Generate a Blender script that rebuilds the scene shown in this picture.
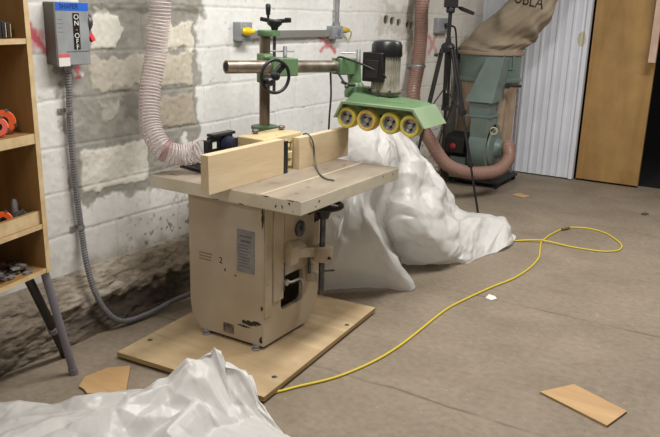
import bpy, bmesh, math, random
import numpy as np
from mathutils import Vector, Matrix
from mathutils.bvhtree import BVHTree
from mathutils.geometry import delaunay_2d_cdt

for o in list(bpy.data.objects):
    bpy.data.objects.remove(o)
random.seed(7)
rng = np.random.default_rng(11)
S = bpy.context.scene
COL = S.collection

# ------------------------------------------------------------------ camera
YAW, PITCH, ROLL, FOC, EYE = 0.54437, 0.27326, -0.03, 740.0, 1.61687


def cam_axes():
    f = np.array([-math.sin(YAW)*math.cos(PITCH), math.cos(YAW)*math.cos(PITCH), -math.sin(PITCH)])
    r = np.array([math.cos(YAW), math.sin(YAW), 0.0])
    d = np.cross(f, r)
    c, s = math.cos(ROLL), math.sin(ROLL)
    return c*r+s*d, -s*r+c*d, f


RT, DN, FW = cam_axes()
EYEP = np.array([-0.04986, 0.08591, EYE])
cd = bpy.data.cameras.new('camera')
cam = bpy.data.objects.new('camera', cd)
COL.objects.link(cam)
cd.sensor_fit = 'HORIZONTAL'
cd.sensor_width = 36.0
cd.lens = FOC/660*36.0
cd.clip_start = 0.05
m = Matrix.Identity(4)
for i in range(3):
    m[i][0], m[i][1], m[i][2], m[i][3] = RT[i], -DN[i], -FW[i], EYEP[i]
cam.matrix_world = m
S.camera = cam

# ------------------------------------------------------------------ light
S.view_settings.view_transform = 'Standard'
S.view_settings.look = 'None'
S.view_settings.gamma = 1
S.view_settings.use_curve_mapping = False
S.view_settings.exposure = 0.51
w = bpy.data.worlds.new('world')
S.world = w
w.use_nodes = True
w.node_tree.nodes['Background'].inputs[0].default_value = (1.0, 0.97, 0.93, 1)
w.node_tree.nodes['Background'].inputs[1].default_value = 0.11


def area(name, loc, size, power, color, target=None, sy=None):
    ld = bpy.data.lights.new(name, 'AREA')
    ld.shape = 'RECTANGLE'
    ld.size = size
    ld.size_y = sy or size
    ld.energy = power
    ld.color = color
    o = bpy.data.objects.new(name, ld)
    o.location = loc
    if target is not None:
        o.rotation_euler = (Vector(target)-Vector(loc)).to_track_quat('-Z', 'Y').to_euler()
    COL.objects.link(o)
    return o


area('ceiling_light_near', (-1.45, 2.95, 3.15), 0.35, 62, (1, 0.97, 0.92), sy=1.9)
area('ceiling_light_side', (-0.9, -0.1, 3.15), 1.3, 18, (1, 0.97, 0.92), sy=0.5)
area('ceiling_light_far', (-0.3, 5.5, 3.2), 1.3, 58, (1, 0.97, 0.93), sy=0.5)


# ------------------------------------------------------------------ helpers
def ray(x, y):
    return RT*((x-330)/FOC)+DN*((y-218.5)/FOC)+FW


def at_z(x, y, z=0.0):
    r = ray(x, y)
    return EYEP+r*((z-EYE)/r[2])


def at_x(x, y, X):
    r = ray(x, y)
    return EYEP+r*((X-EYEP[0])/r[0])


def at_y(x, y, Y):
    r = ray(x, y)
    return EYEP+r*((Y-EYEP[1])/r[1])


def at_d(x, y, d):
    return EYEP+ray(x, y)*d


def V(p):
    return Vector((float(p[0]), float(p[1]), float(p[2])))


def tag(o, label=None, cat=None, group=None, kind=None):
    if label:
        o['label'] = label
    if cat:
        o['category'] = cat
    if group:
        o['group'] = group
    if kind:
        o['kind'] = kind
    return o


def thing(name, label, cat, loc, group=None):
    o = bpy.data.objects.new(name, None)
    o.empty_display_size = 0.1
    o.location = V(loc)
    COL.objects.link(o)
    return tag(o, label, cat, group)


def root_loc(o):
    v = Vector((0, 0, 0))
    while o is not None:
        v += Vector(o.location)
        o = o.parent
    return v


def link_mesh(name, me, mats, parent=None, origin=None, smooth=40, bevel=0, bseg=2):
    base = root_loc(parent) if parent else Vector((0, 0, 0))
    org = V(origin) if origin is not None else base.copy()
    me.transform(Matrix.Translation(-org))
    me.name = name
    for mm in (mats if isinstance(mats, (list, tuple)) else [mats]):
        me.materials.append(mm)
    o = bpy.data.objects.new(name, me)
    COL.objects.link(o)
    if parent:
        o.parent = parent
    o.location = org-base
    if smooth:
        me.polygons.foreach_set('use_smooth', [True]*len(me.polygons))
        me.set_sharp_from_angle(angle=math.radians(smooth))
    if bevel:
        b = o.modifiers.new('bevel', 'BEVEL')
        b.width = bevel
        b.segments = bseg
        b.limit_method = 'ANGLE'
        b.angle_limit = math.radians(40)
        b.harden_normals = False
    me.update()
    return o


class MB:
    """collects shapes and links them as ONE mesh object"""
    def __init__(s):
        s.v, s.f, s.m = [], [], []

    def add(s, vs, fs, mi=0):
        n = len(s.v)
        s.v += [tuple(float(c) for c in p) for p in vs]
        for f in fs:
            s.f.append([n+i for i in f])
            s.m.append(mi)
        return s

    def box(s, x0, x1, y0, y1, z0, z1, mi=0):
        vs = [(x, y, z) for z in (z0, z1) for y in (y0, y1) for x in (x0, x1)]
        return s.hexa(vs, mi)

    def hexa(s, vs, mi=0):
        return s.add(vs, [(0, 2, 3, 1), (4, 5, 7, 6), (0, 1, 5, 4), (2, 6, 7, 3), (0, 4, 6, 2), (1, 3, 7, 5)], mi)

    def obox(s, c, ax, ay, az, mi=0):
        """oriented box, half-vectors"""
        c, ax, ay, az = V(c), V(ax), V(ay), V(az)
        vs = [c+ax*i+ay*j+az*k for k in (-1, 1) for j in (-1, 1) for i in (-1, 1)]
        return s.hexa(vs, mi)

    def bar(s, a, b, wx, wy, up=(0, 0, 1), mi=0):
        a, b = V(a), V(b)
        d = (b-a)
        L = d.length
        d.normalize()
        u = V(up)
        sd = d.cross(u)
        if sd.length < 1e-4:
            sd = d.cross(Vector((1, 0, 0)))
        sd.normalize()
        u = sd.cross(d)
        return s.obox((a+b)/2, d*L/2, sd*wx/2, u*wy/2, mi)

    def lathe(s, a, axis, prof, seg=24, mi=0, caps=True):
        """prof = list of (distance along axis, radius)"""
        a, d = V(a), V(axis).normalized()
        t = d.orthogonal().normalized()
        b = d.cross(t)
        vs = []
        for (h, r) in prof:
            for k in range(seg):
                an = 2*math.pi*k/seg
                vs.append(a+d*h+(t*math.cos(an)+b*math.sin(an))*r)
        fs = []
        n = len(prof)
        for i in range(n-1):
            for k in range(seg):
                k2 = (k+1) % seg
                fs.append((i*seg+k, i*seg+k2, (i+1)*seg+k2, (i+1)*seg+k))
        if caps:
            fs.append(tuple(range(seg-1, -1, -1)))
            fs.append(tuple((n-1)*seg+k for k in range(seg)))
        return s.add(vs, fs, mi)

    def cyl(s, a, b, r, r2=None, seg=20, mi=0):
        a, b = V(a), V(b)
        return s.lathe(a, b-a, [(0, r), ((b-a).length, r if r2 is None else r2)], seg, mi)

    def ring(s, c, axis, R, r, seg=36, rs=10, mi=0, arc=2*math.pi, sq=1.0):
        c, d = V(c), V(axis).normalized()
        t = d.orthogonal().normalized()
        b = d.cross(t)
        vs, fs = [], []
        for i in range(seg):
            an = arc*i/seg
            q = t*math.cos(an)+b*math.sin(an)
            for j in range(rs):
                bn = 2*math.pi*j/rs
                vs.append(c+q*(R+r*math.cos(bn))+d*(r*sq*math.sin(bn)))
        for i in range(seg):
            for j in range(rs):
                i2, j2 = (i+1) % seg, (j+1) % rs
                fs.append((i*rs+j, i2*rs+j, i2*rs+j2, i*rs+j2))
        return s.add(vs, fs, mi)

    def tube(s, pts, r, seg=10, mi=0, rfun=None, caps=True):
        P = [V(p) for p in pts]
        n = len(P)
        vs, fs = [], []
        up = None
        for i in range(n):
            d = (P[min(i+1, n-1)]-P[max(i-1, 0)]).normalized()
            if up is None:
                up = d.orthogonal().normalized()
            else:
                up = (up-d*up.dot(d))
                up = up.normalized() if up.length > 1e-6 else d.orthogonal().normalized()
            b = d.cross(up)
            rr = rfun(i, n) if rfun else r
            for k in range(seg):
                an = 2*math.pi*k/seg
                vs.append(P[i]+(up*math.cos(an)+b*math.sin(an))*rr)
        for i in range(n-1):
            for k in range(seg):
                k2 = (k+1) % seg
                fs.append((i*seg+k, i*seg+k2, (i+1)*seg+k2, (i+1)*seg+k))
        if caps:
            fs.append(tuple(range(seg-1, -1, -1)))
            fs.append(tuple((n-1)*seg+k for k in range(seg)))
        return s.add(vs, fs, mi)

    def helix(s, pts, R, r, pitch, seg=6, per=14, mi=0):
        """wire wound round a path"""
        P, T, U = frames(pts)
        L = np.concatenate([[0], np.cumsum(np.linalg.norm(np.diff(P, axis=0), axis=1))])
        n = int(L[-1]/pitch*per)
        out = []
        for i in range(n+1):
            l = L[-1]*i/n
            q = np.array([np.interp(l, L, P[:, k]) for k in range(3)])
            u = np.array([np.interp(l, L, U[:, k]) for k in range(3)])
            t = np.array([np.interp(l, L, T[:, k]) for k in range(3)])
            t /= np.linalg.norm(t)
            u = u-t*u.dot(t)
            u /= np.linalg.norm(u)
            b = np.cross(t, u)
            an = 2*math.pi*i/per
            out.append(q+(u*math.cos(an)+b*math.sin(an))*R)
        return s.tube(out, r, seg, mi)

    def prism(s, poly, off, mi=0):
        """poly: list of 3D points, extruded by vector off"""
        n = len(poly)
        off = np.array(off, float)
        vs = [np.array(p, float) for p in poly]+[np.array(p, float)+off for p in poly]
        fs = [tuple(range(n-1, -1, -1)), tuple(range(n, 2*n))]
        for i in range(n):
            j = (i+1) % n
            fs.append((i, j, n+j, n+i))
        return s.add(vs, fs, mi)

    def grid(s, G, mi=0):
        a, b = G.shape[:2]
        vs = G.reshape(-1, 3)
        fs = [(i*b+j, i*b+j+1, (i+1)*b+j+1, (i+1)*b+j) for i in range(a-1) for j in range(b-1)]
        return s.add(vs, fs, mi)

    def sphere(s, c, r, sc=(1, 1, 1), nu=16, nv=10, mi=0):
        c = V(c)
        vs = [c+Vector((0, 0, r*sc[2]))]
        for i in range(1, nv):
            th = math.pi*i/nv
            for k in range(nu):
                ph = 2*math.pi*k/nu
                vs.append(c+Vector((r*sc[0]*math.sin(th)*math.cos(ph), r*sc[1]*math.sin(th)*math.sin(ph), r*sc[2]*math.cos(th))))
        vs.append(c-Vector((0, 0, r*sc[2])))
        fs = [(0, 1+k, 1+(k+1) % nu) for k in range(nu)]
        for i in range(nv-2):
            for k in range(nu):
                k2 = (k+1) % nu
                fs.append((1+i*nu+k, 1+(i+1)*nu+k, 1+(i+1)*nu+k2, 1+i*nu+k2))
        l = len(vs)-1
        fs += [(l, 1+(nv-2)*nu+(k+1) % nu, 1+(nv-2)*nu+k) for k in range(nu)]
        return s.add(vs, fs, mi)

    def build(s, name, mats, parent=None, origin=None, smooth=40, bevel=0, bseg=2):
        me = bpy.data.meshes.new(name)
        me.from_pydata(s.v, [], s.f)
        me.polygons.foreach_set('material_index', s.m)
        bm = bmesh.new()
        bm.from_mesh(me)
        bmesh.ops.recalc_face_normals(bm, faces=bm.faces)
        bm.to_mesh(me)
        bm.free()
        return link_mesh(name, me, mats, parent, origin, smooth, bevel, bseg)


def spline(pts, n=60):
    """Catmull-Rom through points"""
    P = np.array([np.array(p, float) for p in pts])
    P = np.vstack([2*P[0]-P[1], P, 2*P[-1]-P[-2]])
    out = []
    k = len(P)-3
    for i in range(k):
        m_ = max(2, int(round(n/k)))
        for t in np.linspace(0, 1, m_, endpoint=(i == k-1)):
            p0, p1, p2, p3 = P[i:i+4]
            out.append(0.5*((2*p1)+(-p0+p2)*t+(2*p0-5*p1+4*p2-p3)*t*t+(-p0+3*p1-3*p2+p3)*t**3))
    return np.array(out)


def frames(pts):
    P = np.array(pts, float)
    T = np.gradient(P, axis=0)
    T /= np.linalg.norm(T, axis=1)[:, None]
    U = []
    u = np.array(Vector(T[0]).orthogonal().normalized())
    for t in T:
        u = u-t*u.dot(t)
        u = u/np.linalg.norm(u)
        U.append(u.copy())
    return P, T, np.array(U)


def vnoise(x, y, seed=0):
    """2-D value noise, numpy"""
    r = np.random.default_rng(seed)
    tab = r.random((256, 256))
    xi, yi = np.floor(x).astype(int), np.floor(y).astype(int)
    fx, fy = x-xi, y-yi
    fx, fy = fx*fx*(3-2*fx), fy*fy*(3-2*fy)
    g = lambda a, b: tab[a % 256, b % 256]
    return (g(xi, yi)*(1-fx)+g(xi+1, yi)*fx)*(1-fy)+(g(xi, yi+1)*(1-fx)+g(xi+1, yi+1)*fx)*fy


def fbm(x, y, oct=4, seed=0):
    v, a, t = 0, 1.0, 0
    for i in range(oct):
        v = v+a*vnoise(x*2**i+17*i, y*2**i+31*i, seed+i)
        t += a
        a *= 0.5
    return v/t


def sstep(a, b, x):
    t = np.clip((x-a)/(b-a), 0, 1)
    return t*t*(3-2*t)


def text_mesh(body, size, extrude=0.0):
    cu = bpy.data.curves.new('lettering', 'FONT')
    cu.body = body
    cu.size = size
    cu.align_x = 'CENTER'
    cu.align_y = 'CENTER'
    cu.extrude = extrude
    o = bpy.data.objects.new('lettering', cu)
    COL.objects.link(o)
    dg = bpy.context.evaluated_depsgraph_get()
    me = bpy.data.meshes.new_from_object(o.evaluated_get(dg))
    bpy.data.objects.remove(o)
    bpy.data.curves.remove(cu)
    return me


def lettering(name, body, size, org, right, up, mat, parent, sx=1.0):
    me = text_mesh(body, size, 0.0004)
    r, u = V(right).normalized(), V(up).normalized()
    n = r.cross(u)
    M = Matrix(((r.x*sx, u.x, n.x, org[0]), (r.y*sx, u.y, n.y, org[1]), (r.z*sx, u.z, n.z, org[2]), (0, 0, 0, 1)))
    me.transform(M)
    me.materials.clear()
    return link_mesh(name, me, mat, parent, smooth=0)


# ------------------------------------------------------------------ materials
def new_mat(name):
    mt = bpy.data.materials.new(name)
    mt.use_nodes = True
    nt = mt.node_tree
    return mt, nt, nt.nodes['Principled BSDF']


def srgb(r, g, b):
    f = lambda c: (c/255/12.92) if c/255 <= 0.04045 else ((c/255+0.055)/1.055)**2.4
    return (f(r), f(g), f(b), 1)


def mat(name, col, rough=0.6, metal=0.0, col2=None, scale=8.0, detail=5.0, bump=0.0, bscale=60.0, stretch=(1, 1, 1),
        lo=0.35, hi=0.65, spots=None, spotcol=(0.02, 0.018, 0.015, 1), spec=0.5, chips=0.0, chipcol=None, chipscale=25):
    mt, nt, p = new_mat(name)
    N, L = nt.nodes, nt.links
    p.inputs['Roughness'].default_value = rough
    p.inputs['Metallic'].default_value = metal
    p.inputs['Specular IOR Level'].default_value = spec
    geo = N.new('ShaderNodeNewGeometry')
    mp = N.new('ShaderNodeMapping')
    mp.inputs['Scale'].default_value = stretch
    L.new(geo.outputs['Position'], mp.inputs['Vector'])
    last = None
    if col2 is not None:
        nz = N.new('ShaderNodeTexNoise')
        nz.inputs['Scale'].default_value = scale
        nz.inputs['Detail'].default_value = detail
        L.new(mp.outputs[0], nz.inputs['Vector'])
        cr = N.new('ShaderNodeValToRGB')
        cr.color_ramp.elements[0].position = lo
        cr.color_ramp.elements[1].position = hi
        cr.color_ramp.elements[0].color = col
        cr.color_ramp.elements[1].color = col2
        L.new(nz.outputs['Fac'], cr.inputs[0])
        last = cr.outputs[0]
    else:
        rg = N.new('ShaderNodeRGB')
        rg.outputs[0].default_value = col
        last = rg.outputs[0]
    if chips:
        nz = N.new('ShaderNodeTexNoise')
        nz.inputs['Scale'].default_value = chipscale
        nz.inputs['Detail'].default_value = 3
        L.new(geo.outputs['Position'], nz.inputs['Vector'])
        cr = N.new('ShaderNodeValToRGB')
        cr.color_ramp.elements[0].position = chips
        cr.color_ramp.elements[1].position = chips+0.03
        L.new(nz.outputs['Fac'], cr.inputs[0])
        mx = N.new('ShaderNodeMix')
        mx.data_type = 'RGBA'
        L.new(cr.outputs[0], mx.inputs[0])
        L.new(last, mx.inputs[6])
        mx.inputs[7].default_value = chipcol or (0.04, 0.035, 0.03, 1)
        last = mx.outputs[2]
    if spots:
        wn = N.new('ShaderNodeTexNoise')
        wn.inputs['Scale'].default_value = 60
        L.new(geo.outputs['Position'], wn.inputs['Vector'])
        sc = N.new('ShaderNodeVectorMath')
        sc.operation = 'MULTIPLY_ADD'
        sc.inputs[1].default_value = (0.02, 0.02, 0.02)
        sc.inputs[2].default_value = (-0.01, -0.01, -0.01)
        L.new(wn.outputs['Color'], sc.inputs[0])
        ad = N.new('ShaderNodeVectorMath')
        L.new(geo.outputs['Position'], ad.inputs[0])
        L.new(sc.outputs[0], ad.inputs[1])
        for (c, r3) in spots:
            sb = N.new('ShaderNodeVectorMath')
            sb.operation = 'SUBTRACT'
            sb.inputs[1].default_value = c
            L.new(ad.outputs[0], sb.inputs[0])
            dv = N.new('ShaderNodeVectorMath')
            dv.operation = 'DIVIDE'
            dv.inputs[1].default_value = r3
            L.new(sb.outputs[0], dv.inputs[0])
            ln = N.new('ShaderNodeVectorMath')
            ln.operation = 'LENGTH'
            L.new(dv.outputs[0], ln.inputs[0])
            lt = N.new('ShaderNodeMath')
            lt.operation = 'LESS_THAN'
            lt.inputs[1].default_value = 1.0
            L.new(ln.outputs['Value'], lt.inputs[0])
            mx = N.new('ShaderNodeMix')
            mx.data_type = 'RGBA'
            L.new(lt.outputs[0], mx.inputs[0])
            L.new(last, mx.inputs[6])
            mx.inputs[7].default_value = spotcol
            last = mx.outputs[2]
    L.new(last, p.inputs['Base Color'])
    if bump:
        nz = N.new('ShaderNodeTexNoise')
        nz.inputs['Scale'].default_value = bscale
        nz.inputs['Detail'].default_value = 4
        L.new(mp.outputs[0], nz.inputs['Vector'])
        b = N.new('ShaderNodeBump')
        b.inputs['Strength'].default_value = bump
        b.inputs['Distance'].default_value = 0.01
        L.new(nz.outputs['Fac'], b.inputs['Height'])
        L.new(b.outputs[0], p.inputs['Normal'])
    return mt


def wood(name, c1, c2, axis='Y', scale=6.0, rough=0.6, ringy=9.0, blot=0.0):
    st = {'X': (0.12, 1, 1), 'Y': (1, 0.12, 1), 'Z': (1, 1, 0.12)}[axis]
    mt, nt, p = new_mat(name)
    N, L = nt.nodes, nt.links
    geo = N.new('ShaderNodeNewGeometry')
    mp = N.new('ShaderNodeMapping')
    mp.inputs['Scale'].default_value = st
    L.new(geo.outputs['Position'], mp.inputs['Vector'])
    nz = N.new('ShaderNodeTexNoise')
    nz.inputs['Scale'].default_value = scale
    nz.inputs['Detail'].default_value = 3
    nz.inputs['Distortion'].default_value = 0.6
    L.new(mp.outputs[0], nz.inputs['Vector'])
    mu = N.new('ShaderNodeMath')
    mu.operation = 'MULTIPLY'
    mu.inputs[1].default_value = ringy
    L.new(nz.outputs['Fac'], mu.inputs[0])
    fr = N.new('ShaderNodeMath')
    fr.operation = 'PINGPONG'
    fr.inputs[1].default_value = 1.0
    L.new(mu.outputs[0], fr.inputs[0])
    fn = N.new('ShaderNodeTexNoise')
    fn.inputs['Scale'].default_value = scale*20
    fn.inputs['Detail'].default_value = 4
    L.new(mp.outputs[0], fn.inputs['Vector'])
    av = N.new('ShaderNodeMath')
    av.operation = 'MULTIPLY_ADD'
    av.inputs[1].default_value = 0.45
    L.new(fr.outputs[0], av.inputs[0])
    h = N.new('ShaderNodeMath')
    h.operation = 'MULTIPLY'
    h.inputs[1].default_value = 0.55
    L.new(fn.outputs['Fac'], h.inputs[0])
    L.new(h.outputs[0], av.inputs[2])
    cr = N.new('ShaderNodeValToRGB')
    cr.color_ramp.elements[0].position = 0.2
    cr.color_ramp.elements[1].position = 0.8
    cr.color_ramp.elements[0].color = c1
    cr.color_ramp.elements[1].color = c2
    L.new(av.outputs[0], cr.inputs[0])
    last = cr.outputs[0]
    if blot:
        bz = N.new('ShaderNodeTexNoise')
        bz.inputs['Scale'].default_value = 5
        bz.inputs['Detail'].default_value = 3
        L.new(geo.outputs['Position'], bz.inputs['Vector'])
        c3 = N.new('ShaderNodeValToRGB')
        c3.color_ramp.elements[0].position = 0.3
        c3.color_ramp.elements[1].position = 0.7
        c3.color_ramp.elements[0].color = (1-blot, 1-blot, 1-blot, 1)
        c3.color_ramp.elements[1].color = (1, 1, 1, 1)
        L.new(bz.outputs['Fac'], c3.inputs[0])
        mx = N.new('ShaderNodeMix')
        mx.data_type = 'RGBA'
        mx.blend_type = 'MULTIPLY'
        mx.inputs[0].default_value = 1
        L.new(last, mx.inputs[6])
        L.new(c3.outputs[0], mx.inputs[7])
        last = mx.outputs[2]
    L.new(last, p.inputs['Base Color'])
    p.inputs['Roughness'].default_value = rough
    return mt


def attr_mat(name, rough=0.85, bump=0.3, bscale=180):
    mt, nt, p = new_mat(name)
    N, L = nt.nodes, nt.links
    a = N.new('ShaderNodeAttribute')
    a.attribute_name = 'paint'
    L.new(a.outputs['Color'], p.inputs['Base Color'])
    p.inputs['Roughness'].default_value = rough
    p.inputs['Specular IOR Level'].default_value = 0.25
    geo = N.new('ShaderNodeNewGeometry')
    nz = N.new('ShaderNodeTexNoise')
    nz.inputs['Scale'].default_value = bscale
    nz.inputs['Detail'].default_value = 4
    L.new(geo.outputs['Position'], nz.inputs['Vector'])
    b = N.new('ShaderNodeBump')
    b.inputs['Strength'].default_value = bump
    b.inputs['Distance'].default_value = 0.004
    L.new(nz.outputs['Fac'], b.inputs['Height'])
    L.new(b.outputs[0], p.inputs['Normal'])
    return mt


def film(name, col, rough=0.35, trans=0.3, alpha=1.0, bump=0.0):
    """thin plastic: diffuse-glossy mixed with translucency and, for alpha < 1, plain see-through"""
    mt, nt, p = new_mat(name)
    N, L = nt.nodes, nt.links
    p.inputs['Base Color'].default_value = col
    p.inputs['Roughness'].default_value = rough
    out = N['Material Output']
    tr = N.new('ShaderNodeBsdfTranslucent')
    tr.inputs['Color'].default_value = col
    mx = N.new('ShaderNodeMixShader')
    mx.inputs[0].default_value = trans
    L.new(p.outputs[0], mx.inputs[1])
    L.new(tr.outputs[0], mx.inputs[2])
    last = mx.outputs[0]
    if alpha < 1:
        tp = N.new('ShaderNodeBsdfTransparent')
        m2 = N.new('ShaderNodeMixShader')
        m2.inputs[0].default_value = alpha
        L.new(tp.outputs[0], m2.inputs[1])
        L.new(last, m2.inputs[2])
        last = m2.outputs[0]
    L.new(last, out.inputs['Surface'])
    if bump:
        # crumpled film: small flat facets, each tilted its own way
        geo = N.new('ShaderNodeNewGeometry')
        nz = N.new('ShaderNodeTexNoise')
        nz.inputs['Scale'].default_value = 5
        nz.inputs['Detail'].default_value = 2
        L.new(geo.outputs['Position'], nz.inputs['Vector'])
        w_ = N.new('ShaderNodeVectorMath')
        w_.operation = 'MULTIPLY_ADD'
        w_.inputs[1].default_value = (0.16, 0.16, 0.16)
        L.new(nz.outputs['Color'], w_.inputs[0])
        L.new(geo.outputs['Position'], w_.inputs[2])
        acc = geo.outputs['Normal']
        for (sc, k, st) in ((5.0, 1.0, (1, 1, 0.55)), (11.0, 0.75, (1, 0.7, 1)), (24.0, 0.4, (1, 1, 1))):
            mp = N.new('ShaderNodeMapping')
            mp.inputs['Scale'].default_value = st
            L.new(w_.outputs[0], mp.inputs['Vector'])
            vz = N.new('ShaderNodeTexVoronoi')
            vz.inputs['Scale'].default_value = sc
            L.new(mp.outputs[0], vz.inputs['Vector'])
            c_ = N.new('ShaderNodeVectorMath')
            c_.operation = 'SUBTRACT'
            c_.inputs[1].default_value = (0.5, 0.5, 0.5)
            L.new(vz.outputs['Color'], c_.inputs[0])
            ma = N.new('ShaderNodeVectorMath')
            ma.operation = 'MULTIPLY_ADD'
            ma.inputs[1].default_value = (k*bump, k*bump, k*bump)
            L.new(c_.outputs[0], ma.inputs[0])
            L.new(acc, ma.inputs[2])
            acc = ma.outputs[0]
        nn = N.new('ShaderNodeVectorMath')
        nn.operation = 'NORMALIZE'
        L.new(acc, nn.inputs[0])
        L.new(nn.outputs[0], p.inputs['Normal'])
        L.new(nn.outputs[0], tr.inputs['Normal'])
    return mt


M = {}
M['black'] = mat('black_plastic', (0.012, 0.012, 0.013, 1), 0.35)
M['matte_black'] = mat('matte_black', (0.014, 0.013, 0.013, 1), 0.6)
M['rubber'] = mat('black_rubber', (0.02, 0.02, 0.02, 1), 0.55)
M['cord_grey'] = mat('grey_cord', (0.12, 0.115, 0.105, 1), 0.5)
M['steel'] = mat('worn_steel', (0.20, 0.165, 0.125, 1), 0.38, 0.8, (0.42, 0.37, 0.31, 1), 14, stretch=(1, 1, 0.5))
M['post_steel'] = mat('brown_steel', (0.14, 0.105, 0.075, 1), 0.36, 0.7, (0.40, 0.33, 0.25, 1), 12, stretch=(1, 1, 0.35))
M['bright'] = mat('bright_steel', (0.45, 0.45, 0.44, 1), 0.35, 0.8)
M['grey_metal'] = mat('grey_metal', srgb(158, 161, 164), 0.45, 0.1, srgb(142, 145, 148), 10)
M['galv'] = mat('galvanised', (0.30, 0.30, 0.31, 1), 0.45, 0.6, (0.42, 0.42, 0.43, 1), 30)
M['green'] = mat('green_paint', srgb(90, 118, 82), 0.42, 0, srgb(98, 128, 90), 9)
M['lightgreen'] = mat('green_enamel', srgb(136, 156, 122), 0.4, 0, srgb(124, 146, 112), 6, chips=0.72, chipcol=(0.05, 0.05, 0.035, 1), chipscale=30)
M['yellow'] = mat('yellow_rubber', srgb(204, 192, 74), 0.55, 0, srgb(186, 170, 70), 14)
M['tanrubber'] = mat('tan_rubber', srgb(214, 186, 92), 0.6, 0, srgb(196, 160, 70), 14)
M['plug'] = mat('yellow_plastic', srgb(240, 205, 30), 0.4)
M['orange'] = mat('orange_paint', srgb(240, 98, 20), 0.45, 0, srgb(228, 84, 18), 20)
M['pinkred'] = mat('red_orange_paint', srgb(238, 112, 84), 0.5)
M['red'] = mat('red_plastic', srgb(200, 24, 30), 0.4)
M['white'] = mat('white_paper', srgb(225, 222, 215), 0.7)
M['blue'] = mat('blue_label', srgb(28, 98, 205), 0.5)
M['navy'] = mat('dark_ink', (0.008, 0.012, 0.04, 1), 0.5)
M['ink'] = mat('black_ink', (0.015, 0.013, 0.012, 1), 0.7)
M['pink'] = mat('pink_label', srgb(205, 100, 110), 0.6)
M['faint'] = mat('faint_print', srgb(150, 125, 110), 0.7)
M['cast'] = mat('cream_casting', srgb(214, 196, 152), 0.55, 0, srgb(198, 178, 132), 12, chips=0.68, chipcol=(0.10, 0.07, 0.04, 1))
cream, cream2 = srgb(193, 179, 157), srgb(181, 164, 139)
cabspots = [((-2.075, 2.71, 0.158), (0.045, 0.03, 0.012)), ((-2.11, 2.71, 0.135), (0.04, 0.03, 0.006)), ((-2.03, 2.71, 0.168), (0.03, 0.03, 0.007)),
            ((-2.0, 2.71, 0.69), (0.006, 0.03, 0.05)), ((-2.0, 2.71, 0.25), (0.008, 0.02, 0.012)), ((-2.005, 2.71, 0.085), (0.01, 0.02, 0.02)),
            ((-1.99, 2.83, 0.54), (0.02, 0.006, 0.01)), ((-2.22, 2.71, 0.40), (0.006, 0.02, 0.006)), ((-2.16, 2.71, 0.385), (0.008, 0.02, 0.006))]
M['cream'] = mat('cream_paint', cream, 0.5, 0, cream2, 4.5, spots=cabspots, chips=0.74, chipcol=(0.09, 0.065, 0.04, 1), chipscale=38)
M['creampanel'] = mat('cream_panel_paint', cream, 0.5, 0, srgb(176, 156, 122), 7, chips=0.70, chipcol=(0.10, 0.07, 0.04, 1), chipscale=26)
slabspots = [((-1.83, 2.68, 0.797), (0.008, 0.02, 0.007)), ((-1.905, 2.68, 0.775), (0.008, 0.02, 0.008)), ((-1.81, 2.68, 0.765), (0.007, 0.02, 0.006)),
             ((-1.87, 2.68, 0.776), (0.004, 0.02, 0.012)), ((-1.77, 2.83, 0.79), (0.02, 0.008, 0.008)), ((-1.77, 2.80, 0.768), (0.02, 0.008, 0.006)),
             ((-1.77, 3.45, 0.795), (0.02, 0.008, 0.006)), ((-1.77, 3.56, 0.79), (0.02, 0.006, 0.006)), ((-1.815, 2.68, 0.813), (0.05, 0.012, 0.004)), ((-1.96, 2.68, 0.813), (0.035, 0.012, 0.004)),
             ((-2.25, 2.68, 0.752), (0.03, 0.02, 0.005)), ((-2.1, 2.68, 0.752), (0.02, 0.02, 0.004))]
slabspots = [(c, tuple(v*0.72 for v in r3)) for c, r3 in slabspots]
M['slab'] = mat('table_edge_paint', srgb(222, 214, 196), 0.5, 0, srgb(208, 196, 172), 6, spots=slabspots, chips=0.72, chipcol=(0.07, 0.055, 0.04, 1), chipscale=34)
M['tabletop'] = mat('worn_table_surface', srgb(166, 154, 137), 0.55, 0, srgb(130, 117, 102), 7, stretch=(1, 0.35, 1), lo=0.3, hi=0.7, chips=0.66, chipcol=srgb(110, 94, 76), chipscale=14)
M['groove'] = mat('cream_groove', srgb(190, 177, 150), 0.5)
M['fence'] = wood('pine_fence_wood', srgb(208, 184, 146), srgb(224, 204, 170), 'Y', 5, 0.55, 6)
M['ply'] = wood('plywood_face', srgb(186, 160, 122), srgb(208, 184, 146), 'X', 4, 0.6, 7, 0.25)
M['plyedge'] = mat('plywood_edge', srgb(184, 156, 106), 0.7, 0, srgb(144, 116, 76), 10, stretch=(0.3, 0.3, 12))
M['shelfwood'] = wood('shelf_plywood', srgb(136, 100, 54), srgb(158, 122, 72), 'Z', 4, 0.6, 7)
M['shelfedge'] = mat('shelf_edge', srgb(214, 190, 148), 0.6, 0, srgb(196, 168, 124), 20)
M['door'] = wood('brown_board', srgb(164, 126, 72), srgb(184, 146, 90), 'Z', 5, 0.6, 5, 0.2)
M['trimwood'] = mat('pale_wood', srgb(205, 178, 158), 0.6, 0, srgb(190, 160, 140), 8)
M['scrap'] = wood('scrap_board', srgb(184, 146, 100), srgb(204, 168, 122), 'X', 5, 0.65, 4)
M['dcgreen'] = mat('grey_green_paint', srgb(114, 130, 124), 0.45, 0, srgb(102, 117, 111), 5, chips=0.74, chipcol=(0.08, 0.06, 0.05, 1))
M['canvas'] = mat('tan_canvas', srgb(160, 146, 126), 0.9, 0, srgb(142, 128, 108), 6, bump=0.3, bscale=120)
M['tanbag'] = mat('lower_tan_bag', srgb(168, 148, 126), 0.85, 0, srgb(150, 130, 108), 6)
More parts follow.
